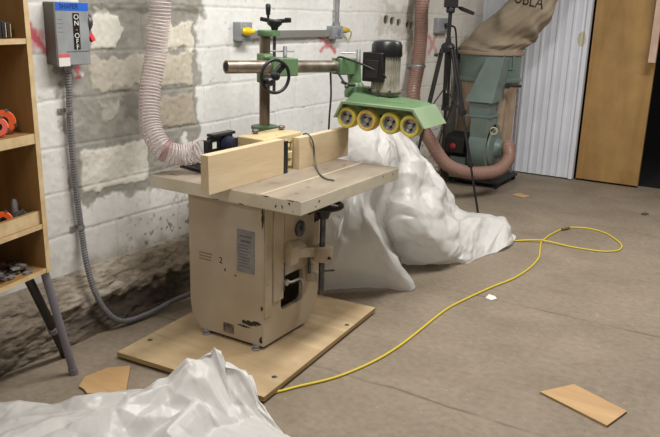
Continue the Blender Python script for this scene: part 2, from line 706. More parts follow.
M['corr'] = mat('white_sheet_metal', srgb(236, 240, 248), 0.45, 0.0, srgb(226, 230, 240), 3, spots=[((-1.875, 7.8, 1.42), (0.045, 0.1, 0.075))], spotcol=srgb(206, 200, 176))
M['dark'] = mat('unlit_room_black', (0.006, 0.006, 0.006, 1), 0.9)  # near-black colour puts the unlit room's darkness into its surfaces
M['cordyellow'] = mat('yellow_cord', srgb(214, 192, 62), 0.5)
M['sheet'] = film('milky_polythene', (0.84, 0.825, 0.80, 1), 0.34, 0.30, 1.0, 0.16)
M['hosefilm'] = film('clear_hose_film', (0.80, 0.72, 0.71, 1), 0.15, 0.35, 0.22)
M['hoserib'] = film('pinkish_hose_rib', (0.80, 0.71, 0.70, 1), 0.25, 0.25, 0.8)
M['hosebrown'] = film('brownish_hose_film', srgb(176, 142, 128), 0.28, 0.2, 0.93)
M['ribbrown'] = mat('brown_hose_rib', srgb(150, 116, 104), 0.4)
M['tri'] = mat('tripod_black', (0.016, 0.015, 0.016, 1), 0.4)
M['leggrey'] = mat('grey_leg_paint', srgb(128, 124, 132), 0.5, 0.1)
M['legblack'] = mat('black_leg_paint', (0.014, 0.012, 0.012, 1), 0.5)
M['rust'] = mat('rusty_steel', (0.10, 0.07, 0.055, 1), 0.5, 0.5, (0.28, 0.24, 0.22, 1), 60)
M['darksteel'] = mat('dark_steel', (0.07, 0.07, 0.075, 1), 0.4, 0.7, (0.16, 0.16, 0.16, 1), 30)
M['motor'] = mat('grey_motor_shell', srgb(186, 180, 166), 0.4, 0.15, srgb(150, 145, 132), 20)
M['nameplate'] = mat('grey_plate', srgb(150, 150, 148), 0.5, 0.2, srgb(132, 132, 130), 20)
M['raceway'] = mat('raceway_metal', srgb(150, 150, 146), 0.4, 0.3)

# ------------------------------------------------------------------ the setting
XW, YB = -2.92, 7.82


def floor():
    mt, nt, p = new_mat('concrete_floor')
    N, L = nt.nodes, nt.links
    geo = N.new('ShaderNodeNewGeometry')

    def noise(scale, det=5, dist=0.0, st=None):
        n = N.new('ShaderNodeTexNoise')
        n.inputs['Scale'].default_value = scale
        n.inputs['Detail'].default_value = det
        n.inputs['Distortion'].default_value = dist
        if st:
            mp = N.new('ShaderNodeMapping')
            mp.inputs['Scale'].default_value = st
            L.new(geo.outputs['Position'], mp.inputs['Vector'])
            L.new(mp.outputs[0], n.inputs['Vector'])
        else:
            L.new(geo.outputs['Position'], n.inputs['Vector'])
        return n

    def ramp(src, a, b, ca, cb):
        r = N.new('ShaderNodeValToRGB')
        r.color_ramp.elements[0].position = a
        r.color_ramp.elements[1].position = b
        r.color_ramp.elements[0].color = ca
        r.color_ramp.elements[1].color = cb
        L.new(src, r.inputs[0])
        return r

    def mix(fac, a, b, mode='MIX', f=1.0):
        mx = N.new('ShaderNodeMix')
        mx.data_type = 'RGBA'
        mx.blend_type = mode
        if fac is None:
            mx.inputs[0].default_value = f
        else:
            L.new(fac, mx.inputs[0])
        L.new(a, mx.inputs[6])
        if isinstance(b, tuple):
            mx.inputs[7].default_value = b
        else:
            L.new(b, mx.inputs[7])
        return mx.outputs[2]
    base = ramp(noise(2.2, 7, 0.4).outputs['Fac'], 0.3, 0.7, srgb(138, 125, 108), srgb(154, 140, 123))
    fine = ramp(noise(28, 6).outputs['Fac'], 0.3, 0.75, (0.80, 0.80, 0.80, 1), (1.05, 1.05, 1.05, 1))
    c = mix(None, base.outputs[0], fine.outputs[0], 'MULTIPLY')
    streak = ramp(noise(3.2, 6, 0.3, (0.8, 1.3, 1)).outputs['Fac'], 0.28, 0.5, (0.88, 0.87, 0.85, 1), (1, 1, 1, 1))
    c = mix(None, c, streak.outputs[0], 'MULTIPLY')
    speck = ramp(noise(75, 3).outputs['Fac'], 0.69, 0.74, (0, 0, 0, 1), (1, 1, 1, 1))
    c = mix(speck.outputs[0], c, srgb(96, 84, 70))
    sp2 = ramp(noise(52, 2).outputs['Fac'], 0.72, 0.76, (0, 0, 0, 1), (1, 1, 1, 1))
    c = mix(sp2.outputs[0], c, srgb(190, 178, 158))
    # control joints across the slab, ragged
    sx = N.new('ShaderNodeSeparateXYZ')
    L.new(geo.outputs['Position'], sx.inputs[0])
    wob = noise(3.5, 5)
    gap = noise(2.6, 3)
    jmask = None
    for (yj, wd) in ((2.79, 0.014), (4.10, 0.013)):
        a = N.new('ShaderNodeMath')
        a.operation = 'MULTIPLY_ADD'
        a.inputs[1].default_value = 0.07
        a.inputs[2].default_value = -yj-0.035
        L.new(wob.outputs['Fac'], a.inputs[0])
        b = N.new('ShaderNodeMath')
        L.new(sx.outputs[1], b.inputs[0])
        L.new(a.outputs[0], b.inputs[1])
        ab = N.new('ShaderNodeMath')
        ab.operation = 'ABSOLUTE'
        L.new(b.outputs[0], ab.inputs[0])
        r = ramp(ab.outputs[0], 0.0, wd, (1, 1, 1, 1), (0, 0, 0, 1))
        if jmask is None:
            jmask = r.outputs[0]
        else:
            mx = N.new('ShaderNodeMath')
            mx.operation = 'MAXIMUM'
            L.new(jmask, mx.inputs[0])
            L.new(r.outputs[0], mx.inputs[1])
            jmask = mx.outputs[0]
    gr = ramp(gap.outputs['Fac'], 0.36, 0.56, (0.1, 0.1, 0.1, 1), (0.75, 0.75, 0.75, 1))
    jm = N.new('ShaderNodeMath')
    jm.operation = 'MULTIPLY'
    L.new(jmask, jm.inputs[0])
    L.new(gr.outputs[0], jm.inputs[1])
    c = mix(jm.outputs[0], c, srgb(94, 82, 68))
    L.new(c, p.inputs['Base Color'])
    p.inputs['Roughness'].default_value = 0.7
    p.inputs['Specular IOR Level'].default_value = 0.3
    bz = noise(45, 6)
    bp = N.new('ShaderNodeBump')
    bp.inputs['Strength'].default_value = 0.25
    bp.inputs['Distance'].default_value = 0.01
    L.new(bz.outputs['Fac'], bp.inputs['Height'])
    L.new(bp.outputs[0], p.inputs['Normal'])
    o = MB().box(-3.2, 3.0, -1.0, 10.2, -0.12, 0.0).build('floor', mt, smooth=0)
    tag(o, 'worn brownish grey concrete floor with ragged cracks', 'floor', kind='structure')


floor()


def grid_mesh(name, X, Y, Z, Cc, mt):
    a, b = X.shape
    me = bpy.data.meshes.new(name)
    nv, nf = a*b, (a-1)*(b-1)
    me.vertices.add(nv)
    me.vertices.foreach_set('co', np.stack([X, Y, Z], -1).reshape(-1).astype(np.float32))
    i, j = np.meshgrid(np.arange(a-1), np.arange(b-1), indexing='ij')
    i0 = (i*b+j).ravel()
    q = np.stack([i0, i0+b, i0+b+1, i0+1], -1)
    me.loops.add(nf*4)
    me.polygons.add(nf)
    me.loops.foreach_set('vertex_index', q.reshape(-1).astype(np.int32))
    me.polygons.foreach_set('loop_start', np.arange(0, nf*4, 4, dtype=np.int32))
    me.update(calc_edges=True)
    at = me.color_attributes.new('paint', 'FLOAT_COLOR', 'POINT')
    full = np.ones((nv, 4), np.float32)
    full[:, :3] = Cc.reshape(-1, 3)
    at.data.foreach_set('color', full.reshape(-1))
    me.validate()
    return link_mesh(name, me, mt, smooth=0 if False else 180)


def lin(r, g, b):
    return np.array(srgb(r, g, b)[:3])


def wall_left():
    ys = np.concatenate([np.arange(1.0, 4.2, 0.006), np.arange(4.2, YB+0.15, 0.012)])
    zs = np.concatenate([np.arange(0, 1.95, 0.006), np.linspace(1.95, 3.3, 60)])
    Y, Z = np.meshgrid(ys, zs, indexing='ij')
    n1 = fbm(Y*6, Z*6, 4, 1)
    n2 = fbm(Y*40, Z*40, 3, 9)
    n3 = fbm(Y*14, Z*14, 4, 21)
    wy, wz = Y+(fbm(Y*5, Z*5, 3, 40)-0.5)*0.035, Z+(fbm(Y*5, Z*5, 3, 50)-0.5)*0.02
    # courses of block
    H0, PZ, LB = 0.316, 0.2165, 0.47
    row = np.floor((wz-H0)/PZ)
    fz = (wz-H0)/PZ-row
    off = np.where(row.astype(int) % 2 == 0, 2.673, 2.673+LB/2)
    fy = (wy-off)/LB
    fy = fy-np.floor(fy)
    dz = np.minimum(fz, 1-fz)*PZ
    dy = np.minimum(fy, 1-fy)*LB
    dj = np.minimum(dz, dy)
    joint = 1-sstep(0.003, 0.0095, dj)
    white = lin(230, 230, 227)
    C = np.ones(Y.shape+(3,))*white
    C *= (0.90+0.17*n1)[..., None]
    C *= (0.93+0.12*n2)[..., None]
    # block to block differences
    bid = np.sin(row*12.9898+np.floor((wy-off)/LB)*78.233)*43758.5453
    bid = bid-np.floor(bid)
    C *= (0.95+0.08*bid)[..., None]
    X = XW+(n2-0.5)*0.003+(n1-0.5)*0.004
    jd = joint*(0.55+0.6*n3)
    X = X-0.0035*np.clip(jd, 0, 1)
    C *= (1-0.10*joint)[..., None]
    crack = 0.6*sstep(0.62, 0.72, n3)*(1-sstep(0.0, 0.0045, np.abs(dz-0.003)))
    C = C*(1-0.7*crack)[..., None]+lin(70, 60, 50)*(0.7*crack)[..., None]
    # warmer and dirtier far along the wall
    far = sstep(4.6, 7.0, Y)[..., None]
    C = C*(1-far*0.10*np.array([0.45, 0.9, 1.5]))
    stain = sstep(0.55, 0.75, fbm(Y*3, Z*1.2, 4, 77))
    C *= (1-0.08*stain)[..., None]

    # the bare repaired patch
    def blob(y0, y1, z0, z1, soft=0.03, rag=0.08):
        e = (n3-0.5)*rag*2
        d = np.minimum(np.minimum(Y-y0, y1-Y), np.minimum(Z-z0, z1-Z))+e
        return sstep(-soft/2, soft/2, d)
    mort = np.maximum.reduce([blob(2.50, 3.33, 1.02, 2.2), blob(2.40, 2.62, 0.66, 1.30), blob(2.42, 3.33, 0.88, 1.12), blob(2.42, 3.2, 0.67, 0.95, 0.03, 0.06), blob(2.62, 3.4, 1.56, 2.4)])
    mcol = lin(158, 155, 147)*(0.72+0.50*n3)[..., None]*(0.88+0.22*n2)[..., None]
    C = C*(1-mort[..., None])+mcol*mort[..., None]
    X = X+mort*(-0.004+0.007*(n3-0.5)+0.003*(n2-0.5))
    for (y0, y1, z0, z1, cc, rag, op) in (
            (2.59, 2.77, 1.42, 1.575, (222, 219, 208), 0.07, 1), (2.95, 3.07, 1.425, 1.53, (214, 207, 190), 0.05, 1), (3.03, 3.30, 1.39, 1.53, (222, 216, 200), 0.06, 1),
            (2.56, 3.03, 1.21, 1.375, (196, 189, 174), 0.04, 0.9), (3.0, 3.27, 1.20, 1.37, (204, 195, 177), 0.03, 0.9),
            (2.60, 2.75, 1.04, 1.16, (178, 172, 160), 0.07, 0.7), (3.03, 3.29, 0.985, 1.15, (180, 168, 150), 0.04, 0.85),
            (2.475, 2.92, 0.72, 0.925, (226, 223, 213), 0.025, 1)):
        b = blob(y0, y1, z0, z1, 0.014, rag)*op
        cl = lin(*cc)*(0.82+0.3*n1)[..., None]*(0.9+0.18*n2)[..., None]
        C = C*(1-b[..., None])+cl*b[..., None]
        X = X+b*0.005
    drk = blob(2.74, 2.86, 1.05, 1.19, 0.05, 0.12)*0.45+blob(2.5, 3.35, 1.585, 1.61, 0.02, 0.03)*0.6
    drk = np.clip(drk, 0, 1)[..., None]
    C = C*(1-drk)+lin(84, 76, 64)*drk
    # dirt at the foot of the wall and flaked spots
    dirt = sstep(0.50, 0.22, Z+(n3-0.5)*0.35)
    C = C*(1-0.5*dirt[..., None])+lin(140, 124, 102)*0.5*dirt[..., None]
    flk = sstep(0.70, 0.75, fbm(Y*40, Z*34, 2, 90))*sstep(0.75, 0.35, Z)*sstep(2.55, 3.0, Y)
    C = C*(1-0.7*flk[..., None])+lin(60, 52, 44)*0.7*flk[..., None]
    sp = sstep(0.80, 0.84, fbm(Y*30, Z*30, 3, 95))*0.3
    C = C*(1-sp[..., None])+lin(110, 102, 92)*sp[..., None]
    # pocket holes high on the wall
    ph = np.zeros_like(Y)
    for k, yy in enumerate((5.62, 5.73, 5.85, 6.02, 6.10)):
        zz = 1.56-0.012*k
        ph = np.maximum(ph, 1-sstep(0.75, 1.1, np.hypot((Y-yy)/0.040, (Z-zz)/0.032)+(n3-0.5)*0.7))
    gp = blob(5.5, 6.15, 1.44, 1.68, 0.06, 0.12)*0.55+blob(6.05, 6.35, 1.35, 1.9, 0.05, 0.14)*0.7
    gp = np.clip(gp, 0, 1)[..., None]
    gp = gp*0.7
    C = C*(1-gp)+lin(150, 138, 118)*gp
    C = C*(1-ph[..., None])+lin(82, 74, 58)*ph[..., None]
    X = X-0.02*ph

    # sprayed red crosses
    def stroke(a, b, wd, op=0.85):
        a, b = np.array(a), np.array(b)
        d = b-a
        t = np.clip(((Y-a[0])*d[0]+(Z-a[1])*d[1])/d.dot(d), 0, 1)
        r = np.hypot(Y-a[0]-t*d[0], Z-a[1]-t*d[1])
        return (1-sstep(wd*0.35, wd*1.25, r+(n2-0.5)*0.03))*op

    def yz(x, y):
        q = at_x(x, y, XW)
        return (q[1], q[2])
    red = np.maximum.reduce([stroke(yz(318, 36), yz(335, 51), 0.020, 0.75), stroke(yz(333, 38), yz(320, 52), 0.013, 0.65), stroke(yz(324, 41), yz(328, 46), 0.022, 0.6),
                             stroke(yz(25, 22), yz(46, 52), 0.022, 0.85), stroke(yz(30, 46), yz(40, 36), 0.034, 0.55),
                             stroke(yz(429, 36), yz(436, 52), 0.03, 0.5), stroke(yz(436, 36), yz(429, 53), 0.03, 0.5),
                             stroke(yz(77, 68), yz(78, 75), 0.016, 0.7)])[..., None]
    C = C*(1-red)+lin(196, 40, 66)*red
    o = grid_mesh('wall_left', X, Y, Z, np.clip(C, 0, 1), attr_mat('painted_block'))
    tag(o, 'white painted block wall with a bare mortar patch and red crosses', 'wall', kind='structure')


wall_left()


def footing():
    ys = np.arange(1.0, YB+0.02, 0.012)
    prof = [(-0.03, 0.345), (0.0, 0.335), (0.012, 0.315), (0.028, 0.29), (0.038, 0.26), (0.045, 0.23), (0.055, 0.205), (0.066, 0.185), (0.06, 0.155), (0.055, 0.125), (0.06, 0.095), (0.07, 0.065), (0.08, 0.035), (0.085, 0.012), (0.088, -0.03)]
    pt = spline([(a, 0, b) for a, b in prof], 90)
    Y = np.repeat(ys[:, None], len(pt), 1)
    s = np.repeat(np.arange(len(pt))[None, :], len(ys), 0)*0.05
    n1, n2 = fbm(Y*7, s*1.4, 4, 3), fbm(Y*26, s*5, 3, 5)
    wgt = sstep(0.0, 0.06, 0.345-pt[None, :, 2])
    n0 = fbm(Y*2.3, s*0.5, 3, 8)
    bulge = sstep(2.45, 1.9, Y)*0.05*np.sin(np.clip((0.33-pt[None, :, 2])/0.33, 0, 1)*math.pi)
    n4 = fbm(Y*17, s*3.4, 4, 13)
    X = XW+pt[None, :, 0]+wgt*((n1-0.5)*0.028+(n4-0.5)*0.030+(n2-0.5)*0.014)+bulge
    Zz = pt[None, :, 2]+wgt*((n0-0.5)*0.07*sstep(0.02, 0.2, pt[None, :, 2])+(n2-0.5)*0.01)
    top = sstep(0.14, 0.18, Zz+(n4-0.5)*0.13)
    C = (lin(82, 74, 65)*(0.8+0.4*n2)[..., None])*(1-top[..., None])+(lin(182, 172, 157)*(0.72+0.45*n2)[..., None])*top[..., None]
    lo = sstep(0.05, 0.0, Zz)[..., None]*0.6
    C = C*(1-lo)+lin(128, 112, 92)*lo
    lft = sstep(2.5, 2.1, Y)[..., None]
    C = C*(1-lft)+(lin(132, 121, 107)*(0.8+0.4*n2)[..., None])*lft
    pits = sstep(0.60, 0.68, fbm(Y*30, s*8, 3, 33))[..., None]*0.4
    C = C*(1-pits)+lin(40, 34, 28)*pits
    o = grid_mesh('baseboard_left', X, Y, Zz, np.clip(C, 0, 1), attr_mat('rough_footing', 0.95, 0.8, 90))
    tag(o, 'rough dirty mortar footing along the block wall', 'wall base', kind='structure')


footing()


def wall_back():
    prof = []
    x = -3.0
    pitch = 0.15
    while x < -1.83:
        for dx, d in ((0.0, 0), (0.052, 0), (0.060, 0.004), (0.068, 0), (0.112, 0), (0.122, 0.012), (0.140, 0.012)):
            if x+dx < -1.83:
                prof.append((x+dx, d))
        x += pitch
    prof.append((-1.83, 0.0))
    n = len(prof)
    vs, fs = [], []
    for z in (0.015, 3.3):
        vs += [(a, YB-d, z) for a, d in prof]
    fs = [(i, i+1, n+i+1, n+i) for i in range(n-1)]
    mb = MB().add(vs, fs)
    mb.box(-1.85, -1.81, YB-0.028, YB+0.05, 0.012, 3.3)
    o = mb.build('wall_back', M['corr'], smooth=30)
    tag(o, 'white ribbed sheet metal wall', 'wall', kind='structure')
    d = MB().box(-1.785, -1.175, YB+0.03, YB+0.075, 0.02, 3.0).build('door_1', M['door'], bevel=0.003)
    tag(d, 'brown wooden sliding door panel', 'door', kind='structure')
    # dark room beyond the opening
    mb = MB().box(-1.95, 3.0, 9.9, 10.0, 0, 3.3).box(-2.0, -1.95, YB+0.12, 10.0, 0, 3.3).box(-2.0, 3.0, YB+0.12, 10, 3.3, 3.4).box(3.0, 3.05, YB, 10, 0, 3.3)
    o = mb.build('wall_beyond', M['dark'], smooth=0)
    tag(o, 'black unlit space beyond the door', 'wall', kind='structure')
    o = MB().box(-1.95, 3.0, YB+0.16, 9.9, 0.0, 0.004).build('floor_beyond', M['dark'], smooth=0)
    tag(o, 'floor of the unlit space beyond the door, coloured black', 'floor', kind='structure')
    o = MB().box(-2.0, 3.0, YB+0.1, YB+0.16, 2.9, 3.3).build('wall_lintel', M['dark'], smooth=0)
    tag(o, 'lintel over the opening, coloured black as in shade', 'wall', kind='structure')
    a, b = at_y(648, 62.5, 7.72), at_y(655.5, 63, 7.72)
    o = MB().box(a[0], b[0], 7.70, 7.74, a[2], 3.2).build('trim_1', M['trimwood'], bevel=0.002)
    tag(o, 'pale wood batten hanging beside the dark opening', 'trim', kind='structure')


wall_back()

# ------------------------------------------------------------------ plywood under the machine
t = thing('plywood_board', 'thick plywood base board lying under the cream shaper', 'plywood board', (-2.15, 2.9, 0))
PX0, PX1, PY0, PY1, PZ0, PZ1 = -2.578, -1.742, 2.335, 3.475, 0.0135, 0.036


mb = MB()
LF, RF, RB = at_z(117, 352, PZ1), at_z(264, 397, PZ1), at_z(375.5, 307.5, PZ1)
LB = LF+RB-RF
vs = [(q[0], q[1], z) for z in (PZ0, PZ1) for q in (LF, RF, LB, RB)]
mb.add(vs, [(4, 5, 7, 6), (0, 2, 3, 1)], 0)
mb.add(vs, [(0, 1, 5, 4), (2, 6, 7, 3), (0, 4, 6, 2), (1, 3, 7, 5)], 1)
mb.build('board', [M['ply'], M['plyedge']], t, smooth=0)
for x in (-2.48, -2.15, -1.88):
    MB().box(x-0.03, x+0.03, PY0+0.08, PY1-0.08, 0.0, PZ0).build('batten', M['plyedge'], t, smooth=0)
for q in ((150, 340), (274.5, 377), (347, 325)):
    p = at_z(q[0], q[1], PZ1)
    b = MB().lathe((p[0], p[1], PZ1-0.002), (0, 0, 1), [(0, 0.013), (0.003, 0.013), (0.005, 0.009), (0.005, 0.004), (0.003, 0.003)], 14).build('bolt', M['darksteel'], t)

# ------------------------------------------------------------------ the spindle shaper
t = thing('spindle_shaper', 'cream painted spindle shaper with chipped cabinet and worn table on plywood', 'shaper', (-2.2, 2.95, PZ1))
CX0, CX1, CY0, CY1 = -2.447, -1.99, 2.71, 3.185
CZ0, CZ1 = 0.056, 0.75
bx0, by1 = -2.385, 3.10      # narrowed foot on the left and the far side
hy0, hy1, hz0, hz1 = 2.85, 3.045, 0.195, 0.37
mb = MB()
zc, zc2 = 0.19, 0.125
levels = [(CZ0, bx0, by1), (zc2, CX0+0.012, CY1-0.014), (zc, CX0, CY1), (CZ1, CX0, CY1)]
for i in range(3):
    (z0, xa, ya), (z1, xb, yb) = levels[i], levels[i+1]
    mb.add([(xa, CY0, z0), (CX1, CY0, z0), (CX1, CY0, z1), (xb, CY0, z1)], [(0, 1, 2, 3)])
    mb.add([(xa, CY0, z0), (xa, ya, z0), (xb, yb, z1), (xb, CY0, z1)], [(0, 1, 2, 3)])
    mb.add([(xa, ya, z0), (CX1, ya, z0), (CX1, yb, z1), (xb, yb, z1)], [(0, 1, 2, 3)])
    if i < 2:
        mb.add([(CX1, CY0, z0), (CX1, ya, z0), (CX1, yb, z1), (CX1, CY0, z1)], [(0, 1, 2, 3)])
mb.add([(bx0, CY0, CZ0), (CX1, CY0, CZ0), (CX1, by1, CZ0), (bx0, by1, CZ0)], [(0, 1, 2, 3)])
mb.add([(CX0, CY0, CZ1), (CX1, CY0, CZ1), (CX1, CY1, CZ1), (CX0, CY1, CZ1)], [(0, 1, 2, 3)])
# right face round an opening with rounded corners
hole = []
rc = 0.028
for (cx, cz, a0) in ((hy1-rc, hz0+rc, -90), (hy1-rc, hz1-rc, 0), (hy0+rc, hz1-rc, 90), (hy0+rc, hz0+rc, 180)):
    for k in range(6):
        an = math.radians(a0+90*k/5)
        hole.append((cx+rc*math.cos(an), cz+rc*math.sin(an)))
outer = []
cyc, czc = (hy0+hy1)/2, (hz0+hz1)/2
for (y, z) in hole:
    dy, dz = y-cyc, z-czc
    k = min([(((CY1 if dy > 0 else CY0)-cyc)/dy) if abs(dy) > 1e-6 else 1e9, (((CZ1 if dz > 0 else zc)-czc)/dz) if abs(dz) > 1e-6 else 1e9])
    outer.append((cyc+dy*k, czc+dz*k))
nh = len(hole)
vs = [(CX1, y, z) for y, z in hole]+[(CX1, y, z) for y, z in outer]+[(CX1-0.025, y, z) for y, z in hole]
fs = [(i, (i+1) % nh, nh+(i+1) % nh, nh+i) for i in range(nh)]+[(i, 2*nh+i, 2*nh+(i+1) % nh, (i+1) % nh) for i in range(nh)]
mb.add(vs, fs)
# exact corner fillers of the square frame
for i in range(nh):
    p, q = outer[i], outer[(i+1) % nh]
    if abs(p[0]-q[0]) > 1e-6 and abs(p[1]-q[1]) > 1e-6:
        cy = p[0] if min(abs(p[0]-CY0), abs(p[0]-CY1)) < 1e-6 else q[0]
        cz = p[1] if min(abs(p[1]-zc), abs(p[1]-CZ1)) < 1e-6 else q[1]
        mb.add([(CX1,)+p, (CX1,)+q, (CX1, cy, cz)], [(0, 1, 2)])
cab = mb.build('cabinet', M['cream'], t, smooth=0)
bm = bmesh.new()
bm.from_mesh(cab.data)
bmesh.ops.remove_doubles(bm, verts=bm.verts, dist=0.0005)
bm.to_mesh(cab.data)
bm.free()
# parts on the right face
MB().box(CX1, CX1+0.014, 2.775, 2.855, 0.262, 0.749).build('guide_strip', M['creampanel'], t, bevel=0.004)
MB().box(CX1, CX1+0.006, 2.712, 2.772, 0.20, 0.749).build('corner_strip', M['creampanel'], t, bevel=0.002)
MB().box(CX1, CX1+0.008, 2.865, 3.125, 0.372, 0.745).build('slide_panel', M['creampanel'], t, bevel=0.003)
MB().lathe((CX1+0.008, 2.99, 0.585), (1, 0, 0), [(0, 0.04), (0.01, 0.04), (0.014, 0.034), (0.014, 0.012), (0.022, 0.01)], 28).build('knob', M['darksteel'], t)
MB().box(CX1+0.008, CX1+0.02, 3.06, 3.10, 0.64, 0.655).build('switch_plate', M['black'], t, bevel=0.002)
MB().box(CX1, CX1+0.05, 3.07, 3.125, 0.285, 0.335).box(CX1, CX1+0.02, 3.075, 3.12, 0.33, 0.37).build('clamp_block', M['creampanel'], t, bevel=0.005)
MB().cyl((CX1+0.02, 3.07, 0.33), (CX1+0.02, 3.07, 0.46), 0.007).build('clamp_screw', M['darksteel'], t)
mb = MB().cyl((CX1, 2.862, 0.345), (CX1+0.03, 2.862, 0.345), 0.016).tube(spline([(CX1+0.02, 2.865, 0.345), (CX1+0.03, 2.90, 0.338), (CX1+0.03, 2.96, 0.336), (CX1+0.03, 2.985, 0.325), (CX1+0.03, 3.0, 0.29)], 20), 0.007)
mb.build('lock_lever', M['bright'], t)
MB().cyl((CX1+0.01, 2.858, 0.44), (CX1+0.01, 2.858, 0.30), 0.006).build('latch_pin', M['darksteel'], t)
# bracket, screw and handwheel of the rise and fall
RX, RY = -1.915, 3.10
mb = MB()
mb.box(CX1, CX1+0.045, 2.868, 2.935, 0.43, 0.515)
mb.hexa([(CX1, 2.93, 0.45), (CX1+0.03, 2.93, 0.45), (CX1, 3.06, 0.43), (RX-0.01, 3.06, 0.43), (CX1, 2.93, 0.50), (CX1+0.03, 2.93, 0.50), (CX1, 3.06, 0.478), (RX-0.01, 3.06, 0.478)])
mb.hexa([(CX1, 2.868, 0.515), (CX1+0.045, 2.868, 0.515), (CX1, 3.05, 0.478), (CX1+0.03, 3.05, 0.478), (CX1, 2.90, 0.54), (CX1+0.02, 2.90, 0.54), (CX1, 3.0, 0.53), (CX1+0.01, 3.0, 0.53)])
mb.lathe((RX, RY, 0.405), (0, 0, 1), [(0, 0.048), (0.004, 0.052), (0.068, 0.052), (0.074, 0.048)], 28)
mb.build('screw_bracket', M['creampanel'], t, bevel=0.003)
MB().cyl((RX+0.05, RY-0.02, 0.43), (RX+0.064, RY-0.02, 0.43), 0.008).build('grub_screw', M['darksteel'], t)
mb = MB()
nseg = 60
mb.tube([(RX, RY, 0.22+0.47*i/nseg) for i in range(nseg+1)], 0.016, 14, rfun=lambda i, n: 0.016 if i % 2 else 0.0145)
sc = mb.build('lead_screw', M['darksteel'], t)
MB().cyl((RX-0.0, RY-0.0, 0.345), (RX+0.045, RY+0.05, 0.345), 0.005).build('cross_pin', M['darksteel'], t)
hw = MB().ring((RX, RY, 0.69), (0, 0, 1), 0.092, 0.012, 40, 10)
for k in range(3):
    an = 2.2+k*2*math.pi/3
    hw.bar((RX, RY, 0.685), (RX+0.09*math.cos(an), RY+0.09*math.sin(an), 0.69), 0.02, 0.01)
hw.lathe((RX, RY, 0.625), (0, 0, 1), [(0, 0.028), (0.025, 0.038), (0.07, 0.038), (0.076, 0.02)], 20)
hwo = hw.build('handwheel', M['black'], t)
# table
TX0, TX1, TY0, TY1, TZ0, TZ1 = -2.665, -1.77, 2.68, 3.63, 0.750, 0.815
mb = MB()
vs = [(x, y, z) for z in (TZ0, TZ1) for y in (TY0, TY1) for x in (TX0, TX1)]
mb.hexa(vs, 0)
mb.m[1] = 1
tt = mb.build('table_top', [M['slab'], M['tabletop']], t, smooth=0, bevel=0.004)
MB().box(-1.997, -1.983, TY0+0.002, TY1-0.002, TZ1, TZ1+0.0012).build('groove', M['groove'], t, smooth=0)
MB().box(-2.275, -2.265, TY0+0.002, TY1-0.002, TZ1, TZ1+0.001).build('groove', M['groove'], t, smooth=0)
for (y, z) in ((2.83, 0.79), (2.80, 0.768)):
    pass
# spindle with cutter in the fence gap
mb = MB().lathe((-2.20, 3.18, TZ1), (0, 0, 1), [(0, 0.026), (0.01, 0.026), (0.012, 0.013), (0.03, 0.013), (0.03, 0.03), (0.055, 0.03), (0.055, 0.014), (0.07, 0.014), (0.07, 0.033), (0.10, 0.033), (0.10, 0.014), (0.125, 0.014), (0.125, 0.02), (0.14, 0.018), (0.14, 0.009), (0.158, 0.009)], 18)
mb.build('spindle', M['cast'], t)
# feet
for (x, y) in ((-2.03, 2.703), (-2.34, 2.703), (-2.03, 3.06), (-2.34, 3.06)):
    f = MB().lathe((x, y, PZ1), (0, 0, 1), [(0, 0.022), (0.007, 0.022), (0.009, 0.018), (0.009, 0.010), (0.013, 0.010), (0.013, 0.016), (0.0202, 0.016)], 16).build('levelling_foot', M['galv'], t)
# plates and marks on the near face
np_ = MB().box(-2.148, -2.043, 2.708, 2.71, 0.412, 0.622).build('nameplate', M['nameplate'], t, smooth=0)
mb = MB()
mb.box(-2.13, -2.06, 2.7072, 2.708, 0.588, 0.594).box(-2.125, -2.065, 2.7072, 2.708, 0.562, 0.572)
for k in range(8):
    z = 0.545-k*0.015
    mb.box(-2.135, -2.135+random.uniform(0.05, 0.08), 2.7072, 2.708, z, z+0.0035)
mb.build('printed_line', mat('faded_plate_ink', srgb(96, 96, 96), 0.6), np_, smooth=0)
mb = MB()
for k in range(3):
    mb.box(-2.385, -2.31+0.005*k, 2.7092, 2.71, 0.425+0.016*k, 0.432+0.016*k)
mb.build('faded_stamp', M['faint'], t, smooth=0)
lettering('handwritten_mark', '2', 0.045, (-2.247, 2.7092, 0.442), (1, 0, 0), (0, 0, 1), M['ink'], t)
MB().box(-2.235, -2.17, 2.7085, 2.71, 0.075, 0.125).build('hole_shade_patch', M['rust'], t, smooth=0)  # thin dark patch stands in for the shade of a square hole

# ------------------------------------------------------------------ fence
t = thing('shaper_fence', 'two pine fence boards bolted to a cream bracket on the shaper table', 'fence', (-2.2, 3.1, TZ1))
FX0, FX1 = -2.197, -2.157
MB().box(FX0-0.005, FX1, 2.525, 3.10, TZ1, TZ1+0.178).build('fence_board', M['fence'], t, bevel=0.002)
MB().box(FX0, FX1, 3.24, 3.745, TZ1, TZ1+0.166).build('fence_board', M['fence'], t, bevel=0.002)
MB().box(FX0-0.004, FX1+0.001, 3.10, 3.135, TZ1+0.001, TZ1+0.165).build('edge_plate', M['black'], t, bevel=0.001)
mb = MB().box(-2.37, -2.203, 2.99, 3.33, 0.955, 1.0).box(-2.235, -2.203, 2.96, 3.12, TZ1, 0.98).box(-2.235, -2.203, 3.24, 3.36, TZ1, 0.98).box(-2.37, -2.34, 2.99, 3.33, TZ1, 0.97)
mb.build('fence_bracket', M['cast'], t, bevel=0.006)
for q in ((257, 133), (283, 129)):
    p = at_z(q[0], q[1]+1, 1.0)
    MB().lathe((p[0]-0.01, p[1], 1.0), (0, 0, 1), [(0, 0.012), (0.006, 0.012), (0.008, 0.019), (0.018, 0.019), (0.024, 0.012)], 6).build('bolt', M['rust'], t, smooth=20)
